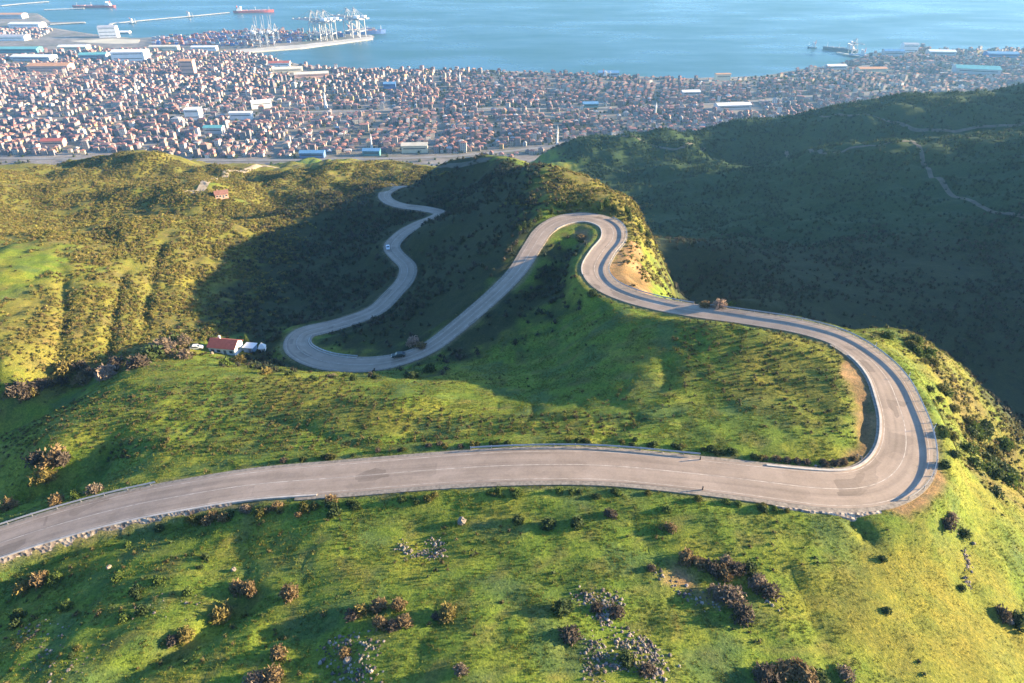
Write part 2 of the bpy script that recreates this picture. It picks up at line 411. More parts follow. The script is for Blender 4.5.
# covers: grass, yellow grass, scrub, wood, dirt
def cover_masks(X, Y):
    n1 = fbm(X, Y, 26, 4, 31); n2 = fbm(X, Y, 9, 4, 41); n3 = fbm(X, Y, 70, 3, 51)
    d, i, s = near_road(X, Y)
    edge = d - RC[i, 3]
    scrub = np.maximum.reduce([smooth(-8, 10, poly_dist(A, X, Y) + n2 * 9) for A in SCRUB])
    wood = np.maximum.reduce([smooth(-8, 10, poly_dist(A, X, Y) + n2 * 10) for A in WOOD])
    yellow = np.maximum.reduce([smooth(-10, 14, poly_dist(A, X, Y) + n1 * 14) for A in YELLOW])
    dirt = np.maximum.reduce([smooth(-1.2, 1.2, poly_dist(A, X, Y) + n2 * 1.6) for A in DIRT])
    verge = (1 - smooth(0.4, 1.8, edge + n2 * 1.0))
    return dict(n1=n1, n2=n2, n3=n3, scrub=scrub, wood=wood, yellow=yellow, dirt=dirt, verge=verge, edge=edge)
LEFT_HILL = [(-20,410),(60,388),(120,372),(190,352),(250,345),(330,322),(300,240),(300,205),(220,196),(120,215),(60,215),(-20,215)]
SCRUB = [patch(a) for a in ([(4,402),(60,385),(120,370),(190,345),(250,328),(300,230),(300,205),(220,190),(100,195),(-20,200),(-20,240),(60,250),(90,270),(20,330)],
                            [(560,215),(520,200),(540,175),(600,170),(645,205),(655,250),(650,285),(630,250)],
                            [(300,200),(330,170),(425,163),(440,172),(400,185),(330,205)], [(228,163),(340,160),(345,205),(250,208),(222,192)],
                            [(-20,160),(240,160),(245,185),(200,195),(100,200),(-20,240)],
                            [(885,326),(935,345),(970,385),(1030,440),(1040,520),(990,485),(955,440),(945,400),(928,365),(900,340)])]
WOOD = [patch(a) for a in ([(310,347),(330,330),(380,315),(430,335),(400,353),(340,361)],[(245,340),(300,318),(288,345),(300,370),(270,373),(245,360)],[(500,165),(520,148),(560,140),(610,128),(690,138),(665,200),(650,200),(600,168),(560,161),(530,158)],[(290,205),(420,172),(500,157),(540,165),(545,190),(545,222),(545,255),(490,312),(445,345),(380,362),(330,352),(318,330),(300,325),(285,345),(250,340),(200,330),(240,270)],  # loop and crest patches put shade into the ground colour as dark wood
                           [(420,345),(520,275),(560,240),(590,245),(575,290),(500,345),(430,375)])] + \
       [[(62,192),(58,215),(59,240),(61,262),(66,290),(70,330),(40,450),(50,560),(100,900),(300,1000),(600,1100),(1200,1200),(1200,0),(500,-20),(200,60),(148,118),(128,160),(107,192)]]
YELLOW = [patch(a) for a in ([(930,380),(960,430),(930,500),(860,560),(840,640),(860,690),(1030,690),(1030,470),(960,400)],
                             [(690,330),(800,330),(850,370),(860,430),(800,420),(700,380)],
                             [(-10,300),(90,260),(60,380),(-10,395)], [(550,165),(600,175),(640,210),(650,270),(600,210),(540,190)],[(235,381),(340,384),(372,408),(362,432),(270,420)])]
DIRT = [patch(a) for a in ([(836,346),(856,358),(874,396),(881,440),(874,460),(846,464),(850,440),(854,410),(846,380)],
                           [(628,240),(640,250),(648,275),(662,298),(676,303),(640,300),(614,288),(606,274),(616,256)],
                           [(578,226),(590,232),(592,243),(580,246),(572,238)],
                           [(668,560),(684,570),(700,590),(725,600),(715,606),(690,596),(672,580)],
                           [(885,508),(915,500),(935,480),(938,470),(942,485),(925,505),(905,518)])]
cm = cover_masks(gx, gy)
def lerp(a, b, t): return a + (b - a) * t[..., None]
def rgb(*c): return np.array(c, float)
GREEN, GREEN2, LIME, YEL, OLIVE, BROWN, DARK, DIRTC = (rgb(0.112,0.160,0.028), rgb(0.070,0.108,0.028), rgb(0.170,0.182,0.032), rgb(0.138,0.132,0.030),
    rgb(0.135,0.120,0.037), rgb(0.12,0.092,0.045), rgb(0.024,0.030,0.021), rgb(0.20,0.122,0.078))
c = np.broadcast_to(GREEN, gx.shape + (3,)).copy()
c = lerp(c, LIME, smooth(-0.15, 0.55, cm['n1'] + 0.4 * cm['n2']) * 0.85)
c = lerp(c, GREEN2, smooth(0.05, 0.6, cm['n2'] - 0.5 * cm['n1']) * 0.7)
c = lerp(c, BROWN, smooth(0.25, 0.75, fbm(gx, gy, 5, 3, 61) + 0.3 * cm['n3']) * 0.5)
strk = fbm(gx * 0.22 + 0.1 * gy, gy * 1.2 + 0.15 * gx, 3.2, 3, 68)
c = lerp(c, rgb(0.19, 0.165, 0.055), smooth(0.15, 0.7, strk) * 0.35)
c = lerp(c, rgb(0.055, 0.095, 0.045), smooth(0.2, 0.6, fbm(gx, gy, 12, 4, 67)) * 0.6)
c = lerp(c, YEL, cm['yellow'] * (0.68 + 0.3 * smooth(-0.4, 0.5, cm['n2'])))
c = lerp(c, OLIVE * 1.15, smooth(-6, 10, poly_dist(YELLOW[2], gx, gy)) * 0.6)
c = lerp(c, lerp(np.broadcast_to(OLIVE, c.shape), BROWN, smooth(-0.2, 0.5, cm['n2'])), cm['scrub'] * 0.75)
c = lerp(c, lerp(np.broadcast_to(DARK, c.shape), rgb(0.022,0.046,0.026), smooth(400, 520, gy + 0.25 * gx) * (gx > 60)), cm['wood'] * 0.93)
c = lerp(c, rgb(0.20,0.16,0.115) * (1 + 0.25 * cm['n2'][..., None]), cm['verge'] * 0.75)
c = lerp(c, DIRTC * (1 + 0.55 * cm['n2'][..., None]), cm['dirt'] * 0.9)
m, nt, b = mat_new('hillside')
tc = N(nt, "ShaderNodeNewGeometry")
att = N(nt, "ShaderNodeAttribute", attribute_name="tint")
na = noise(nt, 1.4, 6, 0.65, tc.outputs["Position"]); nb = noise(nt, 0.32, 4, 0.6, tc.outputs["Position"])
ra = ramp(nt, na.outputs[0], [(0.28, (0.66, 0.72, 0.66)), (0.5, (1.0, 1.03, 0.95)), (0.72, (1.5, 1.38, 1.2))])
rb = ramp(nt, nb.outputs[0], [(0.3, (0.75, 0.85, 0.8)), (0.7, (1.25, 1.15, 1.0))])
nf = noise(nt, 3.4, 4, 0.7, tc.outputs["Position"]); rf_ = ramp(nt, nf.outputs[0], [(0.3, (0.55, 0.62, 0.6)), (0.5, (1.0, 1.0, 1.0)), (0.7, (1.45, 1.38, 1.25))])
atc = mix(nt, att.outputs["Color"], rf_.outputs[0], 1.0, 'MULTIPLY')
nt.links.new(mix(nt, mix(nt, atc, ra.outputs[0], 1.0, 'MULTIPLY'), rb.outputs[0], 1.0, 'MULTIPLY'), b.inputs["Base Color"])
b.inputs["Roughness"].default_value = 0.95; b.inputs["Specular IOR Level"].default_value = 0.1
sm_ = N(nt, "ShaderNodeMath", operation='ADD'); nt.links.new(na.outputs[0], sm_.inputs[0]); nt.links.new(nf.outputs[0], sm_.inputs[1])
bump(nt, b, sm_.outputs[0], 0.6, 0.22)
M['ground'] = m
ny, nx = gx.shape
ii = np.arange(nx * ny).reshape(ny, nx)
quads = np.stack([ii[:-1, :-1], ii[:-1, 1:], ii[1:, 1:], ii[1:, :-1]], -1).reshape(-1, 4)
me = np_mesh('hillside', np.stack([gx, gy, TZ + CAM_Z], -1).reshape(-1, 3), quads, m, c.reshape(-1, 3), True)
tag(link(bpy.data.objects.new('hillside', me)), kind='structure')

# ------------------------------------------------------------------ road, markings, kerbs
def strip(name, i0, i1, off0, off1, dz, mat, thick=0.0, step=1, colors=None):
    """ribbon along the road between two offsets (metres left of the centre line; callables get the half width)"""
    i0, i1 = min(i0, i1), max(i0, i1)
    idx = np.arange(i0, i1, step); hw = RC[idx, 3]
    f = lambda o: o(hw) if callable(o) else np.full(len(idx), o)
    a, b_ = f(off0), f(off1)
    pa = np.column_stack([RC[idx, :2] + RN[idx] * a[:, None], RC[idx, 2] + CAM_Z + dz])
    pb = np.column_stack([RC[idx, :2] + RN[idx] * b_[:, None], RC[idx, 2] + CAM_Z + dz])
    n = len(idx)
    if thick == 0:
        v = np.vstack([pa, pb]); k = np.arange(n - 1)
        fs = np.stack([k, k + 1, n + k + 1, n + k], 1)
    else:
        dn = np.array([0, 0, thick])
        v = np.vstack([pa, pb, pa - dn, pb - dn]); k = np.arange(n - 1)
        fs = np.vstack([np.stack([k, k + 1, n + k + 1, n + k], 1), np.stack([n + k, n + k + 1, 3 * n + k + 1, 3 * n + k], 1),
                        np.stack([2 * n + k, 2 * n + k + 1, k + 1, k], 1), np.array([[0, n, 3 * n, 2 * n], [n - 1, 3 * n - 1, 4 * n - 1, 2 * n - 1]])])
    return np_mesh(name, v, fs, mat)
NR = len(RC)
def near_idx(u, v, z=None):
    p = ground(u, v); return int(np.argmin((RC[:, 0] - p[0]) ** 2 + (RC[:, 1] - p[1]) ** 2))
m, nt, b = mat_new('asphalt')
geo = N(nt, "ShaderNodeNewGeometry"); ra_ = N(nt, "ShaderNodeAttribute", attribute_name="lane")
mp1 = N(nt, "ShaderNodeMapping"); mp1.inputs["Scale"].default_value = (0.02, 0.75, 1); nt.links.new(ra_.outputs["Vector"], mp1.inputs[0])
mp2 = N(nt, "ShaderNodeMapping"); mp2.inputs["Scale"].default_value = (0.16, 0.3, 1); nt.links.new(ra_.outputs["Vector"], mp2.inputs[0])
n1 = noise(nt, 1.0, 3, 0.5, mp1.outputs[0]); n2 = noise(nt, 2.2, 6, 0.7, geo.outputs["Position"]); n3 = noise(nt, 0.25, 4, 0.6, geo.outputs["Position"])
vor = N(nt, "ShaderNodeTexVoronoi", distance='CHEBYCHEV'); vor.inputs["Scale"].default_value = 1.0; nt.links.new(mp2.outputs[0], vor.inputs["Vector"])
base = ramp(nt, n3.outputs[0], [(0.3, (0.262, 0.204, 0.156)), (0.7, (0.325, 0.256, 0.200))])
streak = ramp(nt, n1.outputs[0], [(0.3, 0.78), (0.5, 1.0), (0.75, 1.14)])
fine = ramp(nt, n2.outputs[0], [(0.3, 0.90), (0.7, 1.10)])
vr = N(nt, "ShaderNodeRGBToBW"); nt.links.new(vor.outputs["Color"], vr.inputs[0])
slab = ramp(nt, vr.outputs[0], [(0.12, 0.74), (0.22, 0.93), (0.5, 1.0), (0.85, 1.09)])
col = base.outputs[0]
for r_ in (streak, fine, slab): col = mix(nt, col, r_.outputs[0], 1.0, 'MULTIPLY')
nt.links.new(col, b.inputs["Base Color"]); b.inputs["Roughness"].default_value = 0.85; b.inputs["Specular IOR Level"].default_value = 0.25
bump(nt, b, n2.outputs[0], 0.25, 0.03)
M['asphalt'] = m
M['wheel'] = plain('worn_asphalt', (0.125, 0.105, 0.095), 0.85, 0.3, 0.6)
M['paint'] = plain('road_paint', (0.55, 0.51, 0.46), 0.7, 0.4, 1.5)
M['concrete'] = plain('concrete', (0.42, 0.38, 0.33), 0.85, 0.25, 0.8)
M['gravel'] = plain('gravel', (0.24, 0.205, 0.165), 0.95, 0.4, 1.6)
rm_ = strip('road', 0, NR, lambda h: h, lambda h: -h, 0.0, M['asphalt'], 1.3)
la = rm_.attributes.new("lane", 'FLOAT_VECTOR', 'POINT'); k_ = np.arange(NR, dtype=float)
lv = np.zeros((4 * NR, 3), np.float32); lv[:, 0] = np.tile(k_, 4); lv[:, 1] = np.concatenate([RC[:, 3], -RC[:, 3], RC[:, 3], -RC[:, 3]])
la.data.foreach_set("vector", lv.ravel())
road = link(bpy.data.objects.new('road', rm_)); tag(road, kind='structure')
def mark(name, i0, i1, o0, o1, mat, dz=0.004, thick=0.0, kind='structure'):
    o = link(bpy.data.objects.new(name, strip(name, i0, i1, o0, o1, dz, mat, thick))); tag(o, kind=kind); return o
M['paint'] = plain('road_paint', (0.42, 0.365, 0.305), 0.7, 0.5, 0.8)
mark('centre_line', 0, NR, 0.07, -0.07, M['paint'])
mark('edge_line', 0, NR, lambda h: h - 0.55, lambda h: h - 0.65, M['paint'])
mark('edge_line', 0, NR, lambda h: -h + 0.65, lambda h: -h + 0.55, M['paint'])
# gravel shoulders and concrete kerbs
I = near_idx
mark('road_shoulder', 0, I(840,340), lambda h: h + 0.8, lambda h: h - 0.05, M['gravel'], -0.02, 0.3)
mark('road_shoulder', I(300,487), NR - 1, lambda h: -h + 0.05, lambda h: -h - 1.0, M['gravel'], -0.02, 0.3)
mark('road_shoulder', I(600,252), NR - 1, lambda h: h + 0.4, lambda h: h - 0.05, M['gravel'], -0.02, 0.3)
mark('kerb', 0, I(330,478), lambda h: -h + 0.16, lambda h: -h - 0.24, M['concrete'], 0.14, 0.4)
mark('kerb', I(768,482), I(860,352), lambda h: h + 0.30, lambda h: h - 0.16, M['concrete'], 0.16, 0.4)
mark('kerb', I(592,275), I(546,229), lambda h: h + 0.24, lambda h: h - 0.16, M['concrete'], 0.14, 0.4)
mark('kerb', I(303,333), I(350,365), lambda h: -h + 0.16, lambda h: -h - 0.2, M['concrete'], 0.14, 0.4)
# ------------------------------------------------------------------ sea and coastal plain
def sea_pt(u, v): return at_z(u, v, -CAM_Z)
COAST = [(1150,46),(1024,50),(965,51),(910,49),(893,52),(868,54),(850,61),(830,66),(800,70),(760,77),(680,79),(610,76),(540,73),(480,71),(400,70),(340,69),(300,65),(275,59),(255,54),(236,51.5),
 (262,49),(300,46),(374,37.5),(372,35.5),(345,35.0),(310,33),(270,31),(225,32),(180,36),(140,38.5),(125,38),(112,37),(100,35.5),(82,33),(60,29.5),(44,27),(52,24.5),(84,23),(84,22.2),(50,22.5),(44,18),(36,13),(44,9.5),(72,8.6),(72,7.9),(40,8),(0,8),(-60,10)]
coast = [tuple(sea_pt(u, v)[:2]) for u, v in COAST] + [(-4200, 3300), (-4200, 800), (3200, 800), (3200, 2300)]
px_ = np.arange(-3900, 3000, 14.0); py_ = np.concatenate([np.arange(860, 2300, 12.0), np.arange(2300, 3400, 18.0)])
cx_, cy_ = np.meshgrid(px_, py_)
sdist = poly_dist(coast, cx_, cy_)
def plain_z(X, Y, sdv):
    inland = np.clip(sdv, 0, None)
    z = 3.0 + 0.0 * X + inland * 0.010 + np.clip(1500 - Y, 0, None) * 0.032
    return np.where(sdv > 0, np.minimum(z, 2.2 + inland * 0.25), np.clip(2.2 + sdv * 0.5, -14, None))
pz = plain_z(cx_, cy_, sdist)
m, nt, b = mat_new('town_ground')
geo = N(nt, "ShaderNodeNewGeometry")
n1 = noise(nt, 0.012, 5, 0.6, geo.outputs["Position"]); n2 = noise(nt, 0.06, 5, 0.6, geo.outputs["Position"])
r1 = ramp(nt, n1.outputs[0], [(0.33, (0.085, 0.09, 0.06)), (0.5, (0.165, 0.14, 0.125)), (0.68, (0.24, 0.21, 0.185))])
r2 = ramp(nt, n2.outputs[0], [(0.3, 0.6), (0.7, 1.3)])
nt.links.new(mix(nt, r1.outputs[0], r2.outputs[0], 1.0, 'MULTIPLY'), b.inputs["Base Color"]); b.inputs["Roughness"].default_value = 0.95
ny2, nx2 = cx_.shape; i2 = np.arange(nx2 * ny2).reshape(ny2, nx2)
q2 = np.stack([i2[:-1, :-1], i2[:-1, 1:], i2[1:, 1:], i2[1:, :-1]], -1).reshape(-1, 4)
tag(link(bpy.data.objects.new('coastal_plain', np_mesh('coastal_plain', np.stack([cx_, cy_, pz], -1).reshape(-1, 3), q2, m, None, True))), kind='structure')
m, nt, b = mat_new('sea')
geo = N(nt, "ShaderNodeNewGeometry")
mp = N(nt, "ShaderNodeMapping"); mp.inputs["Scale"].default_value = (1, 2.2, 1); nt.links.new(geo.outputs["Position"], mp.inputs[0])
w1 = noise(nt, 0.05, 6, 0.6, mp.outputs[0]); w2 = noise(nt, 0.0018, 5, 0.6, mp.outputs[0])
cr = ramp(nt, w2.outputs[0], [(0.35, (0.020, 0.078, 0.112)), (0.65, (0.036, 0.115, 0.132))])  # lighter streaks put cloud reflection and wind sheen into the water colour
nt.links.new(cr.outputs[0], b.inputs["Base Color"])
rw = ramp(nt, w2.outputs[0], [(0.35, 0.22), (0.65, 0.44)]); nt.links.new(rw.outputs[0], b.inputs["Roughness"]); b.inputs["IOR"].default_value = 1.33; b.inputs["Specular IOR Level"].default_value = 0.27
bump(nt, b, w1.outputs[0], 0.28, 1.0)
g = MB(); S_ = 14000
g.add([(-S_, 600, 0), (S_, 600, 0), (S_, S_, 0), (-S_, S_, 0)], [(0, 1, 2, 3)])
tag(g.build('sea', m), kind='structure')
# ------------------------------------------------------------------ air
HZ = bpy.data.materials.new('haze'); HZ.use_nodes = True; nt = HZ.node_tree
nt.nodes.remove(nt.nodes["Principled BSDF"])
pv = nt.nodes.new("ShaderNodeVolumePrincipled"); pv.inputs["Color"].default_value = (0.26, 0.58, 0.95, 1); pv.inputs["Density"].default_value = 0.00007
pv.inputs["Anisotropy"].default_value = 0.2
nt.links.new(pv.outputs[0], nt.nodes["Material Output"].inputs["Volume"])
g = MB(); g.box((0, S_ / 2 - 300, (CAM_Z + 30 - 20) / 2), (2 * S_ + 400, S_ + 1400, CAM_Z + 30 + 20))
hz = g.build('haze', HZ); tag(hz, kind='stuff')
# ------------------------------------------------------------------ plants
def tri_cloud(n, size, seed, flat=0.75, lift=0.1, spiky=0.0, diamond=True):
    """leaf-sized faces spread through a rounded, uneven volume of radius about 1 standing on z = 0"""
    r = np.random.default_rng(seed)
    d = r.normal(size=(n, 3)); d[:, 2] = np.abs(d[:, 2]) * 1.0 - 0.15; d /= np.linalg.norm(d, axis=1)[:, None]
    lob = 1 + 0.32 * perlin(d[:, 0] * 2.1 + seed, d[:, 1] * 2.1 + d[:, 2] * 1.7, seed) + 0.2 * perlin(d[:, 0] * 4.5, d[:, 1] * 4.5 + 3 * d[:, 2], seed + 3)
    rad = lob * r.uniform(0.55, 1.02, n) ** 0.6
    p = d * rad[:, None]; p[:, 2] = p[:, 2] * flat + lift + 0.08
    a = r.normal(size=(n, 3)) + d * spiky * 2; a /= np.linalg.norm(a, axis=1)[:, None]
    b = np.cross(a, r.normal(size=(n, 3))); b /= np.linalg.norm(b, axis=1)[:, None]
    s = size * r.uniform(0.6, 1.4, n)[:, None]; wd = s * (0.5 - 0.3 * spiky)
    if diamond:
        v = np.stack([p - a * s, p + b * wd, p + a * s, p - b * wd], 1).reshape(-1, 3)
        k = np.arange(n)[:, None] * 4; f = np.concatenate([k + [0, 1, 2], k + [0, 2, 3]], 0); per = 4
    else:
        v = np.stack([p - a * s, p + b * wd, p + a * s], 1).reshape(-1, 3); f = np.arange(n * 3).reshape(-1, 3); per = 3
    shade = np.repeat(r.uniform(0.65, 1.35, n), per)
    return v, f, shade
def core(seed, rad=0.72, flat=0.7, lift=0.1, rings=4, seg=7):
    r = np.random.default_rng(seed); v = []
    for i in range(rings + 1):
        th = math.pi * i / rings
        for k in range(seg):
            ph = 2 * math.pi * k / seg + 0.4 * i; q = rad * r.uniform(0.7, 1.15)
            v.append((q * math.sin(th) * math.cos(ph), q * math.sin(th) * math.sin(ph), q * math.cos(th) * flat + lift + 0.25))
    f = []
    for i in range(rings):
        for k in range(seg):
            a, b = i * seg + k, i * seg + (k + 1) % seg
            f += [(a, b, b + seg), (a, b + seg, a + seg)]
    return np.array(v), np.array(f), r.uniform(0.55, 0.85, len(v))
def plant_template(n, size, seed, **kw):
    crd = kw.pop('core_rad', 0.72); rings = kw.pop('rings', 4); seg = kw.pop('seg', 7)
    v1, f1, s1 = tri_cloud(n, size, seed, **kw); v2, f2, s2 = core(seed + 50, crd, kw.get('flat', 0.75), kw.get('lift', 0.1), rings, seg)
    return np.vstack([v1, v2]), np.vstack([f1, f2 + len(v1)]), np.concatenate([s1, s2])
def merged(templates, X, Y, Zr, scale, colors, zs=None, tilt=None, seed=1):
    """one mesh from many copies of a few templates"""
    r = np.random.default_rng(seed); V = []; Fc = []; Cc = []; base = 0
    which = r.integers(0, len(templates), len(X)); rot = r.random(len(X)) * 2 * np.pi
    zs = np.ones(len(X)) if zs is None else zs
    for k, (tv, tf, ts) in enumerate(templates):
        j = np.nonzero(which == k)[0]
        if not len(j): continue
        co, si = np.cos(rot[j])[:, None], np.sin(rot[j])[:, None]; s = scale[j][:, None]
        x = (tv[None, :, 0] * co - tv[None, :, 1] * si) * s + X[j][:, None]
        y = (tv[None, :, 0] * si + tv[None, :, 1] * co) * s + Y[j][:, None]
        z = tv[None, :, 2] * s * zs[j][:, None] + (Zr[j] + CAM_Z)[:, None]
        V.append(np.stack([x, y, z], -1).reshape(-1, 3)); n = len(tv)
        Fc.append((tf[None] + (np.arange(len(j)) * n)[:, None, None]).reshape(-1, 3) + base); base += n * len(j)
        Cc.append((colors[j][:, None, :] * ts[None, :, None]).reshape(-1, 3))
    return np.vstack(V), np.vstack(Fc), np.clip(np.vstack(Cc), 0, 1)
def in_view(X, Y, Z, mx=90, my=60):
    u, v = project(X, Y, Z); return (u > -mx) & (u < 1024 + mx) & (v > -my) & (v < 683 + my) & (Y > 5)
def spread(n, x0, x1, y0, y1, seed):
    r = np.random.default_rng(seed); return r.uniform(x0, x1, n), r.uniform(y0, y1, n), r
def palette(r, n, cols, jit=0.22):
    c = np.array(cols)[r.integers(0, len(cols), n)]
    return c * r.uniform(1 - jit, 1 + jit, (n, 1)) * r.uniform(0.93, 1.07, (n, 3))
def stuff(name, arrays, mat='leaf'):
    v, f, cc = arrays
    return tag(link(bpy.data.objects.new(name, np_mesh(name, v, f, M[mat], cc))), kind='stuff')
# short grass of the near slopes
def blades(seed, n=9):
    r = np.random.default_rng(seed); v = []; s = []
    for k in range(n):
        a = r.random() * 6.28; q = r.uniform(0, 0.6); x, y = q * math.cos(a), q * math.sin(a); b = r.random() * 6.28; w = r.uniform(0.07, 0.14)
        h = r.uniform(0.5, 1.1); l = r.uniform(0.1, 0.6)
        v += [(x - w * math.cos(b), y - w * math.sin(b), -0.05), (x + w * math.cos(b), y + w * math.sin(b), -0.05), (x + l * math.cos(a), y + l * math.sin(a), h)]
        s += [r.uniform(0.7, 1.2)] * 3
    return np.array(v), np.arange(3 * n).reshape(-1, 3), np.array(s)
X, Y, r = spread(280000, -130, 165, 38, 185, 11)
cmk = cover_masks(X, Y); Zg = H(X, Y)
keep = in_view(X, Y, Zg) & (cmk['edge'] > 0.8) & (cmk['dirt'] < 0.5) & (cmk['wood'] < 0.6)
keep &= r.random(len(X)) < np.clip(0.45 + 0.8 * fbm(X, Y, 6, 3, 71), 0.08, 1)
X, Y, Zg = X[keep], Y[keep], Zg[keep]; cmk = {k: a[keep] for k, a in cmk.items()}
gc = palette(r, len(X), [(0.110,0.152,0.028), (0.155,0.178,0.032), (0.075,0.118,0.030), (0.175,0.160,0.038)])
gc = lerp(gc, np.array([0.16,0.148,0.03]), cmk['yellow'] * 0.6)
stuff('grass', merged([blades(s) for s in range(8)], X, Y, Zg, r.uniform(0.2, 0.38, len(X)), gc, r.uniform(0.6, 1.2, len(X)) * (1 - 0.6 * cmk['yellow']), seed=2))
# knee-high tussocks: scattered, and in rows on the field above the near road
FIELD = patch([(120,395),(200,382),(330,378),(420,405),(640,415),(640,438),(430,442),(250,455),(110,465),(80,440)])
ROUGH = patch([(-20,570),(60,548),(200,518),(330,508),(420,516),(330,560),(250,600),(330,700),(-20,700)])
FIELD2 = patch([(0,440),(80,400),(110,392),(95,440),(60,445),(0,470)])
X, Y, r = spread(30000, -170, 140, 40, 200, 12)
rows_x = np.round(X / 2.3) * 2.3 + r.normal(0, 0.35, len(X)); inrow = (np.maximum(poly_dist(FIELD, X, Y), poly_dist(FIELD2, X, Y)) > 0)
X = np.where(inrow, rows_x, X)
ck = cover_masks(X, Y); Zg = H(X, Y)
pr = np.where(inrow, 0.8, np.clip(-0.03 + 0.38 * fbm(X, Y, 14, 3, 75), 0, 0.25)) + 0.55 * (poly_dist(YELLOW[1], X, Y) > -5)
pr = np.where(poly_dist(YELLOW[0], X, Y) > 0, pr * 0.3, pr) + 0.16 * (poly_dist(ROUGH, X, Y) > 0) * (0.5 + fbm(X, Y, 7, 2, 78))
keep = in_view(X, Y, Zg) & (ck['edge'] > 1.0) & (ck['dirt'] < 0.4) & (r.random(len(X)) < pr)
X, Y, Zg = X[keep], Y[keep], Zg[keep]
SMALL = [plant_template(16, 0.42, 300 + s, diamond=False, rings=2, seg=5, core_rad=0.6) for s in range(5)]
stuff('tussock_grass', merged(SMALL, X, Y, Zg, r.uniform(0.28, 0.62, len(X)), palette(r, len(X), [(0.055,0.075,0.028), (0.080,0.095,0.026), (0.115,0.095,0.038), (0.065,0.060,0.030)]), r.uniform(0.8, 1.3, len(X)), seed=3))
# scrub
SCR = [plant_template(16, 0.42, 320 + s, diamond=False, rings=2, seg=5, core_rad=0.66) for s in range(6)]
X, Y, r = spread(430000, -420, 330, 90, 620, 13)
ck = cover_masks(X, Y); Zg = H(X, Y)
far = smooth(170, 330, Y)
pr = ck['scrub'] * (0.60 + 0.9 * fbm(X, Y, 22, 3, 81)) * (1 - 0.35 * far)
pr = np.maximum(pr, 0.42 * (poly_dist(YELLOW[2], X, Y) > -4) * smooth(-0.25, 0.3, fbm(X, Y, 12, 3, 85)))
band = np.abs(fbm(X, Y * 0.25, 16, 2, 83)) < 0.05
pr = np.where(band & (ck['scrub'] > 0.5) & (X < 0), 0.95, pr)
keep = in_view(X, Y, Zg, 60, 30) & (ck['edge'] > 1.6) & (r.random(len(X)) < pr)
X, Y, Zg, far = X[keep], Y[keep], Zg[keep], far[keep]
stuff('scrub', merged(SCR, X, Y, Zg, r.uniform(0.38, 0.9, len(X)) * (1 + 0.4 * far), palette(r, len(X), [(0.180,0.148,0.046), (0.155,0.148,0.038), (0.200,0.168,0.050), (0.135,0.105,0.048), (0.205,0.185,0.044), (0.105,0.118,0.038)]), r.uniform(0.7, 1.15, len(X)), seed=4))
# woods of the shaded valleys and of the far hills
X, Y, r = spread(340000, -420, 900, 60, 1150, 14)
ck = cover_masks(X, Y); Zg = H(X, Y); far = smooth(250, 700, Y)
pr = ck['wood'] * np.clip(0.55 + 0.9 * fbm(X, Y, 35, 3, 91), 0.05, 1) * np.where(Y > 400, 0.55, 1) * np.where((X < 60) & (Y < 420), 0.9, 0.6)
keep = in_view(X, Y, Zg, 60, 30) & (ck['edge'] > 2.4) & (r.random(len(X)) < pr)
X, Y, Zg, far = X[keep], Y[keep], Zg[keep], far[keep]
TREES = [plant_template(20, 0.40, 340 + s, diamond=False, flat=1.0, lift=0.2, rings=2, seg=5, core_rad=0.62) for s in range(6)]
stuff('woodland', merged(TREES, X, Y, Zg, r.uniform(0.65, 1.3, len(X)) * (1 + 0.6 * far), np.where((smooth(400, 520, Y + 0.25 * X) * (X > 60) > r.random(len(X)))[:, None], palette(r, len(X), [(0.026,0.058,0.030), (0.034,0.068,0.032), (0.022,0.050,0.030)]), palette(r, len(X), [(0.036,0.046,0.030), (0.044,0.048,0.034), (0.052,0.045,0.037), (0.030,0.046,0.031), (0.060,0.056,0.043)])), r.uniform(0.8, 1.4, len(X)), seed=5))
# scattered low scrub everywhere else on the hills beyond the road
X, Y, r = spread(60000, -420, 200, 95, 650, 15)
ck = cover_masks(X, Y); Zg = H(X, Y)
pr = (1 - np.maximum(ck['wood'], ck['scrub'])) * np.clip(-0.05 + 0.8 * fbm(X, Y, 20, 3, 95), 0, 0.6)
keep = in_view(X, Y, Zg, 60, 30) & (ck['edge'] > 1.8) & (r.random(len(X)) < pr) & ((Y > 180) | (X > 100))
X, Y, Zg = X[keep], Y[keep], Zg[keep]
stuff('low_scrub', merged(SCR, X, Y, Zg, r.uniform(0.45, 1.0, len(X)), palette(r, len(X), [(0.055,0.072,0.020), (0.085,0.085,0.024), (0.070,0.055,0.028)]), r.uniform(0.7, 1.2, len(X)), seed=6))
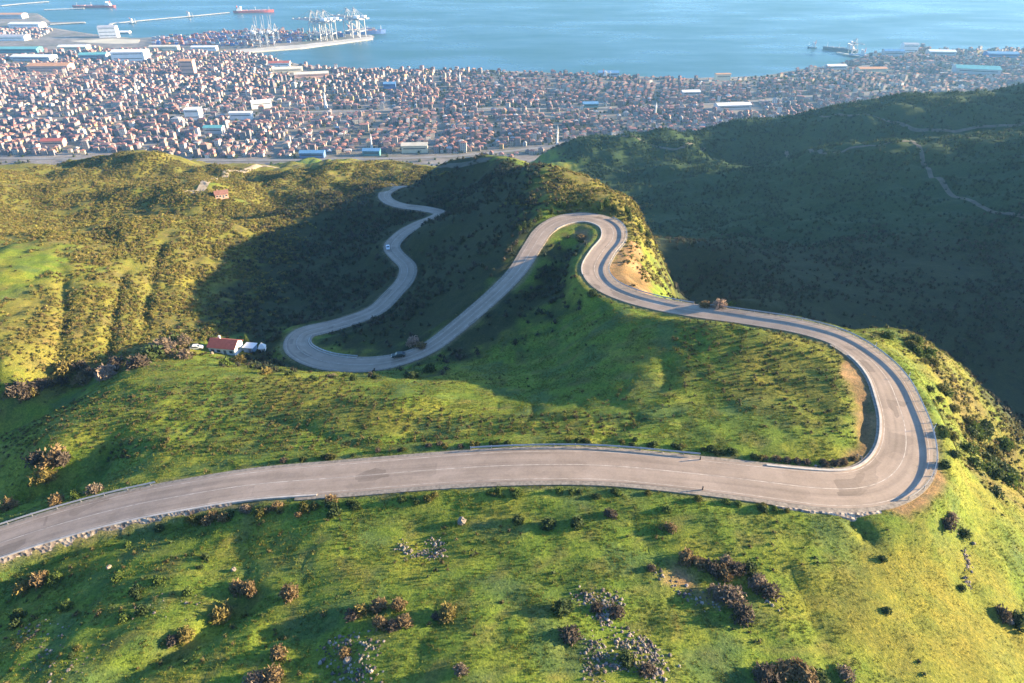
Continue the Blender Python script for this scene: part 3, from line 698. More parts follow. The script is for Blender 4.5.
# ------------------------------------------------------------------ the town on the coastal plain
def PZ(X, Y):
    X = np.asarray(X, float); Y = np.asarray(Y, float)
    i = np.clip(np.searchsorted(px_, X) - 1, 0, len(px_) - 2); j = np.clip(np.searchsorted(py_, Y) - 1, 0, len(py_) - 2)
    fx = np.clip((X - px_[i]) / (px_[i + 1] - px_[i]), 0, 1); fy = np.clip((Y - py_[j]) / (py_[j + 1] - py_[j]), 0, 1)
    return (pz[j, i] * (1 - fx) + pz[j, i + 1] * fx) * (1 - fy) + (pz[j + 1, i] * (1 - fx) + pz[j + 1, i + 1] * fx) * fy
def town_pt(u, v):
    z = 10.0
    for _ in range(12):
        p = at_z(u, v, z - CAM_Z); z = float(PZ(p[0], p[1]))
    return np.array([p[0], p[1], z])
def drape(name, uvs, width, mat, fn, dz, kind='structure', step=4.0):
    C = resample(catmull(np.array([fn(u, v)[:2] for u, v in uvs]), 10), step)
    t = np.gradient(C, axis=0); t /= np.linalg.norm(t, axis=1)[:, None]; nn = np.stack([-t[:, 1], t[:, 0]], 1)
    offs = np.linspace(-width / 2, width / 2, 4); V = []
    for o in offs:
        P = C + nn * o
        z = (PZ(P[:, 0], P[:, 1]) if fn is town_pt else H(P[:, 0], P[:, 1]) + CAM_Z) + dz
        V.append(np.column_stack([P, z]))
    n = len(C); V = np.vstack(V); k = np.arange(n - 1)
    f = np.vstack([np.stack([j * n + k, (j + 1) * n + k, (j + 1) * n + k + 1, j * n + k + 1], 1) for j in range(3)])
    o = link(bpy.data.objects.new(name, np_mesh(name, V, f, mat))); tag(o, kind=kind); return C
M['highway'] = plain('highway_asphalt', (0.20, 0.19, 0.185), 0.85, 0.2, 0.05)
M['track'] = plain('dirt_track', (0.10, 0.092, 0.07), 0.95, 0.25, 0.2)
HIGHWAY = drape('highway', [(-60,158),(60,159),(180,160.5),(260,160.5),(340,159.5),(430,157.5),(480,154),(530,149),(580,143),(640,135)], 12, M['highway'], town_pt, 0.5)
AVENUE = drape('avenue', [(-60,121),(100,118),(256,113.5),(360,111),(460,109),(560,108.5),(660,106),(760,101),(860,93),(1000,85)], 13, M['highway'], town_pt, 0.45)
SHORE = drape('shore_road', [(235,62),(300,71),(400,76),(520,77.5),(640,82),(760,82),(830,74),(880,63)], 10, M['highway'], town_pt, 0.4)
for uvs, wd in (([(622,136.5),(640,140),(655,146),(680,149),(705,147)], 4.5), ([(786,151),(820,152),(850,149),(880,146),(910,142)], 4), ([(820,117),(850,116),(880,119),(900,125),(925,131),(950,132),(980,127),(1030,124)], 5),
                ([(912,141),(922,160),(942,182),(962,199),(985,209),(1030,219)], 3.4), ([(385,183),(440,167),(490,160)], 5)):
    drape('dirt_track', uvs, wd, M['track'], ground, 0.35)
M['pale_track'] = plain('pale_track', (0.30, 0.25, 0.18), 0.95, 0.25, 0.2)
drape('dirt_track', [(183,192),(205,183),(225,178),(245,172),(262,167),(300,165)], 6, M['pale_track'], ground, 0.4)
def line_gap(C, X, Y):
    return np.min((X[:, None] - C[None, ::3, 0]) ** 2 + (Y[:, None] - C[None, ::3, 1]) ** 2, axis=1) ** 0.5

# wall paint with storey rows of windows
m, nt, b = mat_new('plaster_wall')
att = N(nt, "ShaderNodeAttribute", attribute_name="tint"); tco = N(nt, "ShaderNodeTexCoord"); sx = N(nt, "ShaderNodeSeparateXYZ"); nt.links.new(tco.outputs["Object"], sx.inputs[0])
def mth(op, a, b_=None):
    n = N(nt, "ShaderNodeMath", operation=op)
    for s, v in ((n.inputs[0], a), (n.inputs[1], b_)):
        if v is None: continue
        if isinstance(v, (int, float)): s.default_value = v
        else: nt.links.new(v, s)
    return n.outputs[0]
fx = mth('FRACT', mth('MULTIPLY', mth('ADD', sx.outputs[0], sx.outputs[1]), 1 / 3.4)); fz = mth('FRACT', mth('MULTIPLY', sx.outputs[2], 1 / 3.0))
win = mth('MULTIPLY', mth('MULTIPLY', mth('GREATER_THAN', fx, 0.58), mth('GREATER_THAN', fz, 0.33)), mth('LESS_THAN', fz, 0.8))
nt.links.new(mix(nt, att.outputs["Color"], (0.05, 0.06, 0.075), win), b.inputs["Base Color"]); b.inputs["Roughness"].default_value = 0.8
M['plaster'] = m
m, nt, b = mat_new('roof_cover')
att = N(nt, "ShaderNodeAttribute", attribute_name="tint"); geo = N(nt, "ShaderNodeNewGeometry")
n1 = noise(nt, 0.5, 4, 0.6, geo.outputs["Position"]); r1 = ramp(nt, n1.outputs[0], [(0.3, 0.75), (0.7, 1.2)])
nt.links.new(mix(nt, att.outputs["Color"], r1.outputs[0], 1.0, 'MULTIPLY'), b.inputs["Base Color"]); b.inputs["Roughness"].default_value = 0.75
M['roofing'] = m
WALLS = [(0.50, 0.48, 0.45), (0.44, 0.37, 0.28), (0.38, 0.27, 0.26), (0.24, 0.23, 0.26), (0.34, 0.31, 0.30), (0.19, 0.15, 0.16), (0.42, 0.31, 0.15), (0.14, 0.13, 0.17), (0.70, 0.68, 0.63)]
ROOFS = [(0.22, 0.095, 0.085), (0.29, 0.125, 0.095), (0.17, 0.085, 0.09), (0.33, 0.18, 0.13), (0.12, 0.105, 0.12), (0.22, 0.165, 0.15), (0.32, 0.31, 0.32), (0.17, 0.09, 0.10)]
WALL_NAMES = ['white', 'cream', 'pale pink', 'grey', 'off-white', 'brown', 'ochre', 'dark grey', 'bright white']
ROOF_NAMES = ['brick-red', 'orange-red', 'dark red', 'terracotta', 'charcoal', 'taupe', 'light grey', 'maroon']
def house_arrays(X, Y, Z0, lx, ly, h, rh, rot, wc, rc, over=0.5):
    n = len(X); co, si = np.cos(rot), np.sin(rot)
    def P(dx, dy, z): return np.stack([X + dx * co - dy * si, Y + dx * si + dy * co, z], -1)
    a, b_ = lx / 2, ly / 2
    w = [P(sx_ * a, sy_ * b_, Z0 - 3 if k == 0 else Z0 + h) for k in (0, 1) for sx_, sy_ in ((-1, -1), (1, -1), (1, 1), (-1, 1))]
    wv = np.stack(w, 1); wf = np.array([(0, 1, 5), (0, 5, 4), (1, 2, 6), (1, 6, 5), (2, 3, 7), (2, 7, 6), (3, 0, 4), (3, 4, 7)])
    ao, bo = a + over, b_ + over; rdg = np.maximum(ao - bo, 0.2)
    r_ = [P(sx_ * ao, sy_ * bo, Z0 + h + 0.02) for sx_, sy_ in ((-1, -1), (1, -1), (1, 1), (-1, 1))] + [P(-rdg, 0, Z0 + h + rh), P(rdg, 0, Z0 + h + rh)]
    rv = np.stack(r_, 1); rf = np.array([(0, 1, 5), (0, 5, 4), (1, 2, 5), (2, 3, 4), (2, 4, 5), (3, 0, 4), (0, 3, 2), (0, 2, 1)])
    off = np.arange(n)[:, None, None]
    return (wv.reshape(-1, 3), (wf[None] + off * 8).reshape(-1, 3), np.repeat(wc, 8, 0)), (rv.reshape(-1, 3), (rf[None] + off * 6).reshape(-1, 3), np.repeat(rc, 6, 0))
# lots along streets whose direction changes from quarter to quarter
lots = []
r = np.random.default_rng(21)
quarters = [(-2300, 2300, 0.12), ]
gs = 14.2
qx, qy = np.meshgrid(np.arange(-2600, 2600, gs), np.arange(960, 2900, gs * 0.82))
_ia = np.round((qx + 2600) / gs).astype(int); _ib = np.round((qy - 960) / (gs * 0.82)).astype(int)
street = ((_ia % 9 == 0) | (_ib % 6 == 0)).ravel(); qx = qx.ravel(); qy = qy.ravel()
warp = 60 * perlin(qx / 420, qy / 420, 3); warp2 = 60 * perlin(qx / 420, qy / 420, 9)
X = qx + warp + r.normal(0, 2.0, len(qx)); Y = qy + warp2 + r.normal(0, 1.7, len(qx))
rot = 0.5 * perlin(X / 420, Y / 420, 3) + r.normal(0, 0.08, len(X)) + (r.random(len(X)) < 0.5) * math.pi / 2
sd_ = poly_dist(coast, X, Y); Zp = PZ(X, Y)
dens = 0.88 + 0.5 * fbm(X, Y, 260, 3, 33)
ok = ~street & (sd_ > 22) & (r.random(len(X)) < dens) & in_view(X, Y, Zp - CAM_Z, 60, 10)
ok &= H(X, Y) + CAM_Z < Zp + 1.0
uu, vv = project(X, Y, Zp - CAM_Z)
ok &= (vv < 158) & (vv > 1)
for C, gap in ((HIGHWAY, 20), (AVENUE, 13), (SHORE, 11)): ok &= line_gap(C, X, Y) > gap
# the port, its yards and the open ground by the beach carry no houses
PORT = [tuple(sea_pt(u, v)[:2]) for u, v in [(120,37),(372,34),(374,39),(262,50),(236,53),(150,52),(60,52),(-40,62),(-40,48),(40,40),(60,28),(105,34)]]
ok &= poly_dist(PORT, X, Y) < -6
BIG = []      # footprints of the large buildings, filled before the houses are placed
# large buildings: (u, v of the middle of the base, length, depth, height, roof height, turn, wall, roof, label)
def ww(*c): return plain('render_paint', c, 0.75, 0.12, 0.05)
def rr(*c): return plain('sheet_roof', c, 0.6, 0.15, 0.08)
P_WHITE, P_CREAM, P_GREY, P_PINK, P_BLUE, P_TEAL = ww(0.75,0.73,0.69), ww(0.70,0.60,0.42), ww(0.42,0.42,0.43), ww(0.60,0.36,0.28), ww(0.10,0.18,0.38), ww(0.08,0.22,0.25)
R_WHITE, R_GREY, R_RED, R_ORANGE, R_BLUE, R_TEAL, R_CREAM = rr(0.72,0.72,0.71), rr(0.36,0.36,0.38), rr(0.38,0.10,0.07), rr(0.52,0.26,0.12), rr(0.10,0.24,0.42), rr(0.12,0.36,0.36), rr(0.62,0.56,0.44)
M['dark_glass'] = plain('window_glass', (0.05, 0.065, 0.085), 0.15, 0.1, 0.3, 0, 0.6)
HALLS = [
 (415,152,46,14,13,4,0.06,P_CREAM,R_CREAM,'long cream hall with a pale gable roof beside the highway','hall'),
 (313,157,42,16,9,3,0.02,P_BLUE,R_BLUE,'low blue shed standing right behind the highway, left of the cream hall','shed'),
 (372,155,30,14,9,3,0.0,P_TEAL,R_BLUE,'teal shed with a blue roof between the blue shed and the cream hall','shed'),
 (732,109,78,26,11,3,0.12,P_GREY,R_WHITE,'very long grey industrial hall with a white roof below the dark wooded hill','hall'),
 (195,119,30,24,22,1,0.05,P_WHITE,R_WHITE,'tall white office block in the middle of the town','office block'),
 (242,119,46,13,14,2,0.03,P_WHITE,R_WHITE,'long white school-like block right of the tall white office block','school block'),
 (262,108,44,12,16,2,0.4,P_WHITE,R_WHITE,'white block set at an angle behind the long white school-like block','block'),
 (690,95,44,20,9,3,0.1,P_GREY,R_WHITE,'grey hall with a bright white roof in the shore quarter','hall'),
 (608,76,56,22,10,4,0.0,P_GREY,R_BLUE,'blue-roofed hall standing on the shore line','hall'),
 (288,72,80,24,10,4,0.22,P_CREAM,R_CREAM,'cream warehouse nearest the inner harbour basin','warehouse'),
 (312,77,90,24,10,4,0.24,P_PINK,R_CREAM,'pink warehouse with a cream roof behind the shore road','warehouse'),
 (280,66,60,26,10,4,0.1,P_WHITE,R_RED,'red-roofed warehouse at the corner of the harbour basin','warehouse'),
 (132,60,95,50,26,4,0.1,P_WHITE,R_WHITE,'big white factory hall near the container yard','factory'),
 (52,70,110,40,14,5,0.05,P_PINK,R_ORANGE,'wide pink hall with an orange roof at the left of the town','hall'),
 (190,75,34,26,38,3,0.1,P_PINK,R_ORANGE,'tall pink apartment tower rising over the left quarter','tower block'),
 (110,37,60,34,34,5,0.2,P_WHITE,R_GREY,'white silo building at the root of the breakwater','silo building'),
 (126,37,40,26,18,4,0.1,P_GREY,R_WHITE,'grey warehouse with a white roof right of the silo building','warehouse'),
 (35,60,120,40,12,4,-0.05,P_GREY,R_WHITE,'white-roofed warehouse on the pale open ground by the left bay','warehouse'),
 (20,52,130,40,12,4,0.02,P_TEAL,R_TEAL,'dark teal warehouse at the left edge behind the beach','warehouse'),
 (975,73,110,44,14,6,-0.25,P_GREY,R_TEAL,'teal-roofed hall in the right hand quarter by the bay','hall'),
 (871,71,80,26,8,3,0.06,P_CREAM,R_ORANGE,'long low hall with an orange roof behind the jetty','hall'),
 (722,80,40,16,16,1,0.1,P_CREAM,R_ORANGE,'orange-topped apartment slab near the shore, left of the jetty','apartment slab'),
 (390,88,30,22,12,3,0.1,P_BLUE,R_BLUE,'dark blue workshop in the town near the shore road','workshop'),
 (590,107,34,20,9,3,0.1,P_TEAL,R_BLUE,'blue-roofed workshop beside the avenue','workshop'),
 (215,133,36,18,12,3,0.0,P_GREY,R_TEAL,'grey block with a teal roof in the lower town','block'),
 (55,146,38,16,11,3,0.1,P_PINK,R_RED,'long red-roofed row building near the left end of the highway','row building'),
 (12,40,110,40,14,4,0.05,P_WHITE,R_GREY,'long grey-roofed shed by the left bay, behind the pale sand','shed'),
 (75,50,90,34,12,4,0.06,P_CREAM,R_WHITE,'cream shed with a white roof on the pale sand by the bay','shed'),
 (95,58,80,34,12,4,0.1,P_GREY,R_TEAL,'teal-roofed shed between the pale sand and the factory hall','shed'),
 (28,27,120,50,14,4,0.0,P_WHITE,R_WHITE,'white warehouse among the houses of the far left shore','warehouse'),
 (10,18,130,50,16,4,0.05,P_GREY,R_ORANGE,'orange-roofed warehouse at the far left shore','warehouse'),
 (165,50,90,24,12,3,0.06,P_CREAM,R_CREAM,'cream quay shed in front of the left end of the container yard','quay shed'),
 (205,50.5,80,22,12,3,0.06,P_WHITE,R_WHITE,'white quay shed in front of the container yard','quay shed'),
 (892,56,60,26,16,4,-0.1,P_GREY,R_BLUE,'blue-roofed shipyard hall on the right shore','shipyard hall'),
 (908,52.5,46,26,26,3,-0.1,P_WHITE,R_GREY,'tall pale shipyard building at the tip of the right shore','shipyard hall'),
 (940,55,80,30,12,4,-0.1,P_GREY,R_WHITE,'white-roofed shipyard hall right of the tall pale one','shipyard hall'),
 (1000,57,90,34,12,4,-0.1,P_BLUE,R_BLUE,'dark blue shipyard hall near the right edge','shipyard hall'),
 (835,69,56,24,10,3,0.1,P_GREY,R_WHITE,'white-roofed shed on the shore beside the right hand jetty','shed'),
]
for (u, v, L, D, hgt, rh, rz, wm, rm, lab, cat) in HALLS:
    p = town_pt(u, v); BIG.append((p[0], p[1], max(L, D) * 0.62))
    e = empty('_'.join(cat.split()), (p[0], p[1], p[2]), rz); tag(e, lab, cat)
    g = MB(); g.box((0, 0, hgt / 2 - 1.5), (L, D, hgt + 3)); g.prism([(-D / 2, hgt), (D / 2, hgt), (0, hgt + rh * 0.98)], 0, 0.01)
    g = MB(); g.box((0, 0, hgt / 2 - 1.5), (L, D, hgt + 3))
    g.add([(-L/2, -D/2, hgt), (-L/2, D/2, hgt), (-L/2, 0, hgt + rh), (L/2, -D/2, hgt), (L/2, D/2, hgt), (L/2, 0, hgt + rh)], [(0, 1, 2), (3, 4, 5)])
    g.build('wall', wm, e)
    g = MB(); o = 0.8; t = 0.35
    for s in (-1, 1):
        g.add([(-L/2-o, s*(D/2+o), hgt - 0.2), (L/2+o, s*(D/2+o), hgt - 0.2), (L/2+o, 0, hgt+rh+0.1), (-L/2-o, 0, hgt+rh+0.1),
               (-L/2-o, s*(D/2+o), hgt - 0.2 + t), (L/2+o, s*(D/2+o), hgt - 0.2 + t), (L/2+o, 0, hgt+rh+0.1+t), (-L/2-o, 0, hgt+rh+0.1+t)],
              [(0,1,2,3),(4,5,6,7),(0,1,5,4),(1,2,6,5),(2,3,7,6),(3,0,4,7)])
    g.build('roof', rm, e)
    for k in range(max(1, int(hgt // 9))):
        for s in (-1, 1):
            g = MB(); zc = hgt * (k + 0.62) / max(1, int(hgt // 9))
            g.box((0, s * (D / 2 + 0.06), min(zc, hgt - 1.5)), (L * 0.86, 0.2, 1.7))
            g.build('window_band', M['dark_glass'], e)
# minarets and other slim towers
def minaret(u, v, h, rad, lab):
    p = town_pt(u, v); e = empty('minaret', tuple(p)); tag(e, lab, 'minaret'); BIG.append((p[0], p[1], 9))
    g = MB(); g.box((0, 0, 3), (rad * 2.6, rad * 2.6, 8)); g.tube((0, 0, 6), (0, 0, h * 0.8), rad, 10, rad * 0.8); g.build('shaft', P_WHITE, e)
    g = MB(); g.tube((0, 0, h * 0.62), (0, 0, h * 0.66), rad * 1.1, 10, rad * 1.7); g.build('balcony', P_WHITE, e)
    g = MB(); g.tube((0, 0, h * 0.8), (0, 0, h), rad * 0.95, 10, 0.08); g.build('cap', R_GREY, e)
minaret(557, 146, 38, 1.7, 'white minaret above the shaded hill, right of the end of the highway')
minaret(326, 108, 36, 2.4, 'thick white minaret in the middle of the town by the avenue')
minaret(460, 84, 30, 1.8, 'slim white minaret near the shore road')
minaret(655, 117, 32, 1.8, 'white minaret in the quarter above the rounded wooded hill')
minaret(372, 150, 30, 1.5, 'slim white minaret in front of the cream hall beside the highway')
minaret(138, 95, 32, 1.8, 'white minaret among the houses of the left quarter')

# houses: the 300 nearest are things of their own, the rest one mass
bx_ = np.array(BIG)
ok &= np.min((X[:, None] - bx_[None, :, 0]) ** 2 + (Y[:, None] - bx_[None, :, 1]) ** 2 - (bx_[None, :, 2] + 9) ** 2, axis=1) > 0
X, Y, Zp, rot, uu, vv = X[ok], Y[ok], Zp[ok], rot[ok], uu[ok], vv[ok]
n = len(X); lx = r.uniform(7.2, 11, n) * np.where(r.random(n) < 0.06, 1.6, 1); ly = lx * r.uniform(0.6, 0.95, n); storeys = r.choice([1, 2, 3, 4, 5, 6], n, p=[0.26, 0.40, 0.24, 0.07, 0.02, 0.01]); hh = storeys * 3.0
rh = r.uniform(1.2, 3.2, n) * (r.random(n) < 0.8) + 0.4
wi = r.choice(len(WALLS), n, p=[0.13, 0.11, 0.14, 0.14, 0.14, 0.12, 0.03, 0.13, 0.06]); ri = r.choice(len(ROOFS), n, p=[0.22, 0.16, 0.17, 0.10, 0.08, 0.08, 0.05, 0.14])
wc = np.array(WALLS)[wi] * r.uniform(0.75, 1.0, (n, 1)); rc_ = np.array(ROOFS)[ri] * r.uniform(0.8, 1.2, (n, 1))
dist = np.sqrt(X ** 2 + Y ** 2 + (Zp - CAM_Z) ** 2)
size = lx * (hh + 4) / dist ** 2
seen = (uu > 4) & (uu < 1020)
# hidden behind the hills?
tt = np.linspace(0.15, 0.97, 240)
hid = np.zeros(n, bool)
for i in range(0, n, 500):
    s_ = slice(i, i + 500)
    hx, hy = X[s_, None] * tt, Y[s_, None] * tt; hz_ = (Zp[s_, None] + hh[s_, None] * 0.6 - CAM_Z) * tt
    hid[s_] = (H(hx, hy) > hz_ + 0.3).any(1)
order = np.argsort(-(size * seen * ~hid)); near300 = order[:300]; rest = np.setdiff1d(order, near300)
w_, r_ = house_arrays(X[rest], Y[rest], Zp[rest], lx[rest], ly[rest], hh[rest], rh[rest], rot[rest], wc[rest], rc_[rest])
e = stuff('town_houses', w_, 'plaster')
o = stuff('town_roofs', r_, 'roofing'); 
def hwdist(i): return float(np.min(np.hypot(HIGHWAY[:, 0] - X[i], HIGHWAY[:, 1] - Y[i])))
STOREY = {1: 'single-storey', 2: 'two-storey', 3: 'three-storey', 4: 'four-storey', 5: 'five-storey', 6: 'six-storey'}
near300 = sorted(near300, key=lambda i: uu[i])
def marks(i):
    d = hwdist(i)
    rowt = 'in the front row by the highway' if d < 38 else 'in the second row behind the highway' if d < 62 else 'in the third row behind the highway' if d < 88 else 'a few rows behind the highway' if d < 140 else 'deep in the lower town'
    best = min(HALLS, key=lambda q: abs(q[0] - uu[i]) + 2 * abs(q[1] - vv[i])); side = 'left of' if uu[i] < best[0] else 'right of'
    short = {'cream hall': 0}
    w1 = best[9].split(' with ')[0].split(' standing ')[0].split(' between ')[0].split(' near ')[0].split(' in ')[0].split(' right ')[0].split(' set ')[0].split(' at ')[0].split(' beside ')[0]
    return rowt, side + ' the ' + ' '.join(w1.split()[-3:])
labs = {}
for i in near300:
    a, b2 = marks(i)
    labs.setdefault(f"{WALL_NAMES[wi[i]]} {STOREY[storeys[i]]} house, {ROOF_NAMES[ri[i]]} roof, {b2}", []).append(i)
ORD = ['first', 'second', 'third', 'fourth', 'fifth', 'sixth', 'seventh', 'eighth', 'ninth', 'tenth']
for lab, mem in labs.items():
    mem.sort(key=lambda i: uu[i])
    for k, i in enumerate(mem):
        lab2 = lab if len(mem) == 1 else lab.replace(' house,', f" house, {ORD[min(k, 9)]} from left,")
        one = np.array([i]); z0 = np.zeros(1)
        w_, r_ = house_arrays(z0, z0, z0, lx[one], ly[one], hh[one], rh[one], z0, wc[one], rc_[one])
        e = bpy.data.objects.new('town_house', np_mesh('town_house', w_[0], w_[1], M['plaster'], w_[2])); link(e)
        e.location = (X[i], Y[i], Zp[i]); e.rotation_euler = (0, 0, rot[i]); tag(e, lab2, 'house', 'town houses nearest the hills')
        link(bpy.data.objects.new('roof', np_mesh('roof', r_[0], r_[1], M['roofing'], r_[2])), e)
# trees between the houses
TX, TY, r2 = spread(42000, -2300, 2300, 960, 2400, 55)
tz = PZ(TX, TY)
k = in_view(TX, TY, tz - CAM_Z, 40, 10) & (poly_dist(coast, TX, TY) > 12) & (r2.random(len(TX)) < np.clip(0.3 + 0.7 * fbm(TX, TY, 200, 3, 66), 0.05, 1)) & (H(TX, TY) + CAM_Z < tz + 2) & (poly_dist(PORT, TX, TY) < -4)
for C, gap in ((HIGHWAY, 13), (AVENUE, 8)): k &= line_gap(C, TX, TY) > gap
TX, TY, tz = TX[k], TY[k], tz[k]
stuff('town_trees', merged([plant_template(12, 0.5, 400 + s, diamond=False, flat=1.1, rings=3, seg=5) for s in range(3)], TX, TY, tz - CAM_Z, r2.uniform(2.2, 4.6, len(TX)),
      palette(r2, len(TX), [(0.045, 0.070, 0.030), (0.060, 0.075, 0.035), (0.075, 0.068, 0.040)]), None, seed=9))
# ------------------------------------------------------------------ road furniture, walls, house, cars
M['steel'] = plain('galvanised_steel', (0.36, 0.36, 0.37), 0.45, 0.15, 0.6, 0.6)
M['stone'] = plain('field_stone', (0.24, 0.215, 0.19), 0.9, 0.4, 1.2)
M['rust'] = plain('post_timber', (0.10, 0.08, 0.07), 0.9, 0.2, 2.0)
def guard_rail(i0, i1, side, off, label):
    i0, i1 = min(i0, i1), max(i0, i1)
    idx = np.arange(i0, i1 + 1); mid = idx[len(idx) // 2]
    o = RC[idx, :2] + RN[idx] * (side * (RC[idx, 3] + off))[:, None]; z = RC[idx, 2] + CAM_Z
    e = empty('guard_rail', (o[len(idx)//2, 0], o[len(idx)//2, 1], z[len(idx)//2])); tag(e, label, 'guard rail'); L = e.location
    prof = [(0.0, 0.46), (0.055, 0.53), (0.0, 0.60), (0.0, 0.68), (0.055, 0.75), (0.0, 0.82), (-0.04, 0.82), (-0.04, 0.46)]
    V = []; nP = len(prof)
    for k, i in enumerate(idx):
        nrm = -RN[i] * side
        for a, h in prof: V.append((o[k, 0] + nrm[0] * a - L.x, o[k, 1] + nrm[1] * a - L.y, z[k] + h - L.z))
    Fs = [(k * nP + q, k * nP + (q + 1) % nP, (k + 1) * nP + (q + 1) % nP, (k + 1) * nP + q) for k in range(len(idx) - 1) for q in range(nP)]
    g = MB(); g.add(V, Fs); g.build('rail', M['steel'], e)
    pm = None; step = max(4, int(math.ceil(len(idx) / 95)))
    for k in range(0, len(idx), step):
        i = idx[k]; nrm = -RN[i] * side
        if pm is None:
            g = MB(); g.box((0, 0, 0.2), (0.12, 0.14, 1.2)); p = g.build('post', M['steel'], e); pm = p
        else: p = pm.copy(); link(p, e)
        p.location = (o[k, 0] - nrm[0] * 0.12 - L.x, o[k, 1] - nrm[1] * 0.12 - L.y, z[k] - L.z); p.rotation_euler = (0, 0, math.atan2(nrm[1], nrm[0]))
    return e
guard_rail(I(700,312), I(884,487), -1, 0.55, 'long steel guard rail round the outside of the big right hand bend')
guard_rail(I(602,222), I(690,310), -1, 0.55, 'steel guard rail on the outside of the upper hairpin above the dirt bank')
guard_rail(0, I(150,500), 1, 0.5, 'steel guard rail on the far edge of the near road at the left')
guard_rail(I(470,466), I(700,474), 1, 0.6, 'straight steel guard rail on the far edge of the middle of the near road')
guard_rail(I(350,365), I(303,338), -1, 0.5, 'short guard rail round the outside of the lowest shaded bend')
# delineator posts on the big bend
for (u, v, lab) in ((898,352,'slim white marker post behind the guard rail where the big bend begins'), (917,382,'slim white marker post behind the guard rail, middle of the big bend'), (930,432,'slim white marker post behind the guard rail, lowest on the big bend')):
    i = I(u, v); q = RC[i, :2] - RN[i] * (RC[i, 3] + 1.0)
    e = empty('marker_post', (q[0], q[1], RC[i, 2] + CAM_Z - 0.1)); tag(e, lab, 'marker post', 'marker posts on the bend')
    g = MB(); g.box((0, 0, 0.75), (0.12, 0.12, 1.7), 0, 0, 0.8); g.build('post', P_WHITE, e)
    g = MB(); g.box((0, 0, 1.38), (0.145, 0.145, 0.22)); g.build('reflector_band', M['rust'], e)
for (off, lab) in ((1, 'short dark bollard on the far edge of the near road'), (-1, 'short dark bollard on the camera side edge of the near road')):
    i = I(699, 472); q = RC[i, :2] + RN[i] * off * (RC[i, 3] - 0.35)
    e = empty('bollard', (q[0], q[1], RC[i, 2] + CAM_Z)); tag(e, lab, 'bollard')
    g = MB(); g.tube((0, 0, -0.1), (0, 0, 0.75), 0.14, 10, 0.11); g.build('post', M['rust'], e)
    g = MB(); g.tube((0, 0, 0.75), (0, 0, 0.83), 0.16, 10, 0.06); g.build('cap', M['rust'], e)
# rough stone retaining wall under the near road, left
def wall_strip(name, i0, i1, side, off, thick, top, depth, mat):
    r = np.random.default_rng(i0 + 5); idx = np.arange(i0, i1); k = len(idx); V = []; rows = 5
    for i in idx:
        for s in range(rows):
            f = s / (rows - 1); q = RC[i, :2] + RN[i] * side * (RC[i, 3] + off + 0.8 * f + r.uniform(-0.09, 0.09)); V.append((q[0], q[1], RC[i, 2] + CAM_Z + top - depth * f + r.uniform(-0.08, 0.08)))
        q = RC[i, :2] + RN[i] * side * (RC[i, 3] + off - thick); V.append((q[0], q[1], RC[i, 2] + CAM_Z + top - 0.02)); 
    n = rows + 1; Fs = [(a * n + b_, a * n + b_ + 1, (a + 1) * n + b_ + 1, (a + 1) * n + b_) for a in range(k - 1) for b_ in range(rows - 1)]
    Fs += [(a * n + rows, a * n, (a + 1) * n, (a + 1) * n + rows) for a in range(k - 1)]
    g = MB(); g.add(V, Fs); return g.build(name, mat)
m, nt, b = mat_new('rubble_masonry')
geo = N(nt, "ShaderNodeNewGeometry"); vo = N(nt, "ShaderNodeTexVoronoi"); vo.inputs["Scale"].default_value = 1.5; nt.links.new(geo.outputs["Position"], vo.inputs["Vector"])
bw = N(nt, "ShaderNodeRGBToBW"); nt.links.new(vo.outputs["Color"], bw.inputs[0])
rs = ramp(nt, bw.outputs[0], [(0.15, (0.11, 0.085, 0.075)), (0.5, (0.26, 0.215, 0.18)), (0.85, (0.38, 0.32, 0.26))])
nt.links.new(rs.outputs[0], b.inputs["Base Color"]); b.inputs["Roughness"].default_value = 0.95; bump(nt, b, vo.outputs["Distance"], 0.8, 0.25)
M['masonry'] = m
tag(wall_strip('retaining_wall', 0, I(245,486), -1, 0.25, 0.3, 0.08, 2.1, M['masonry']), 'rough stone retaining wall along the near edge of the road, bottom left', 'retaining wall')
tag(wall_strip('retaining_wall', I(770,482), I(868,489), -1, 1.3, 0.3, 0.0, 0.9, M['masonry']), 'low stone retaining wall under the road where it enters the big bend', 'retaining wall')

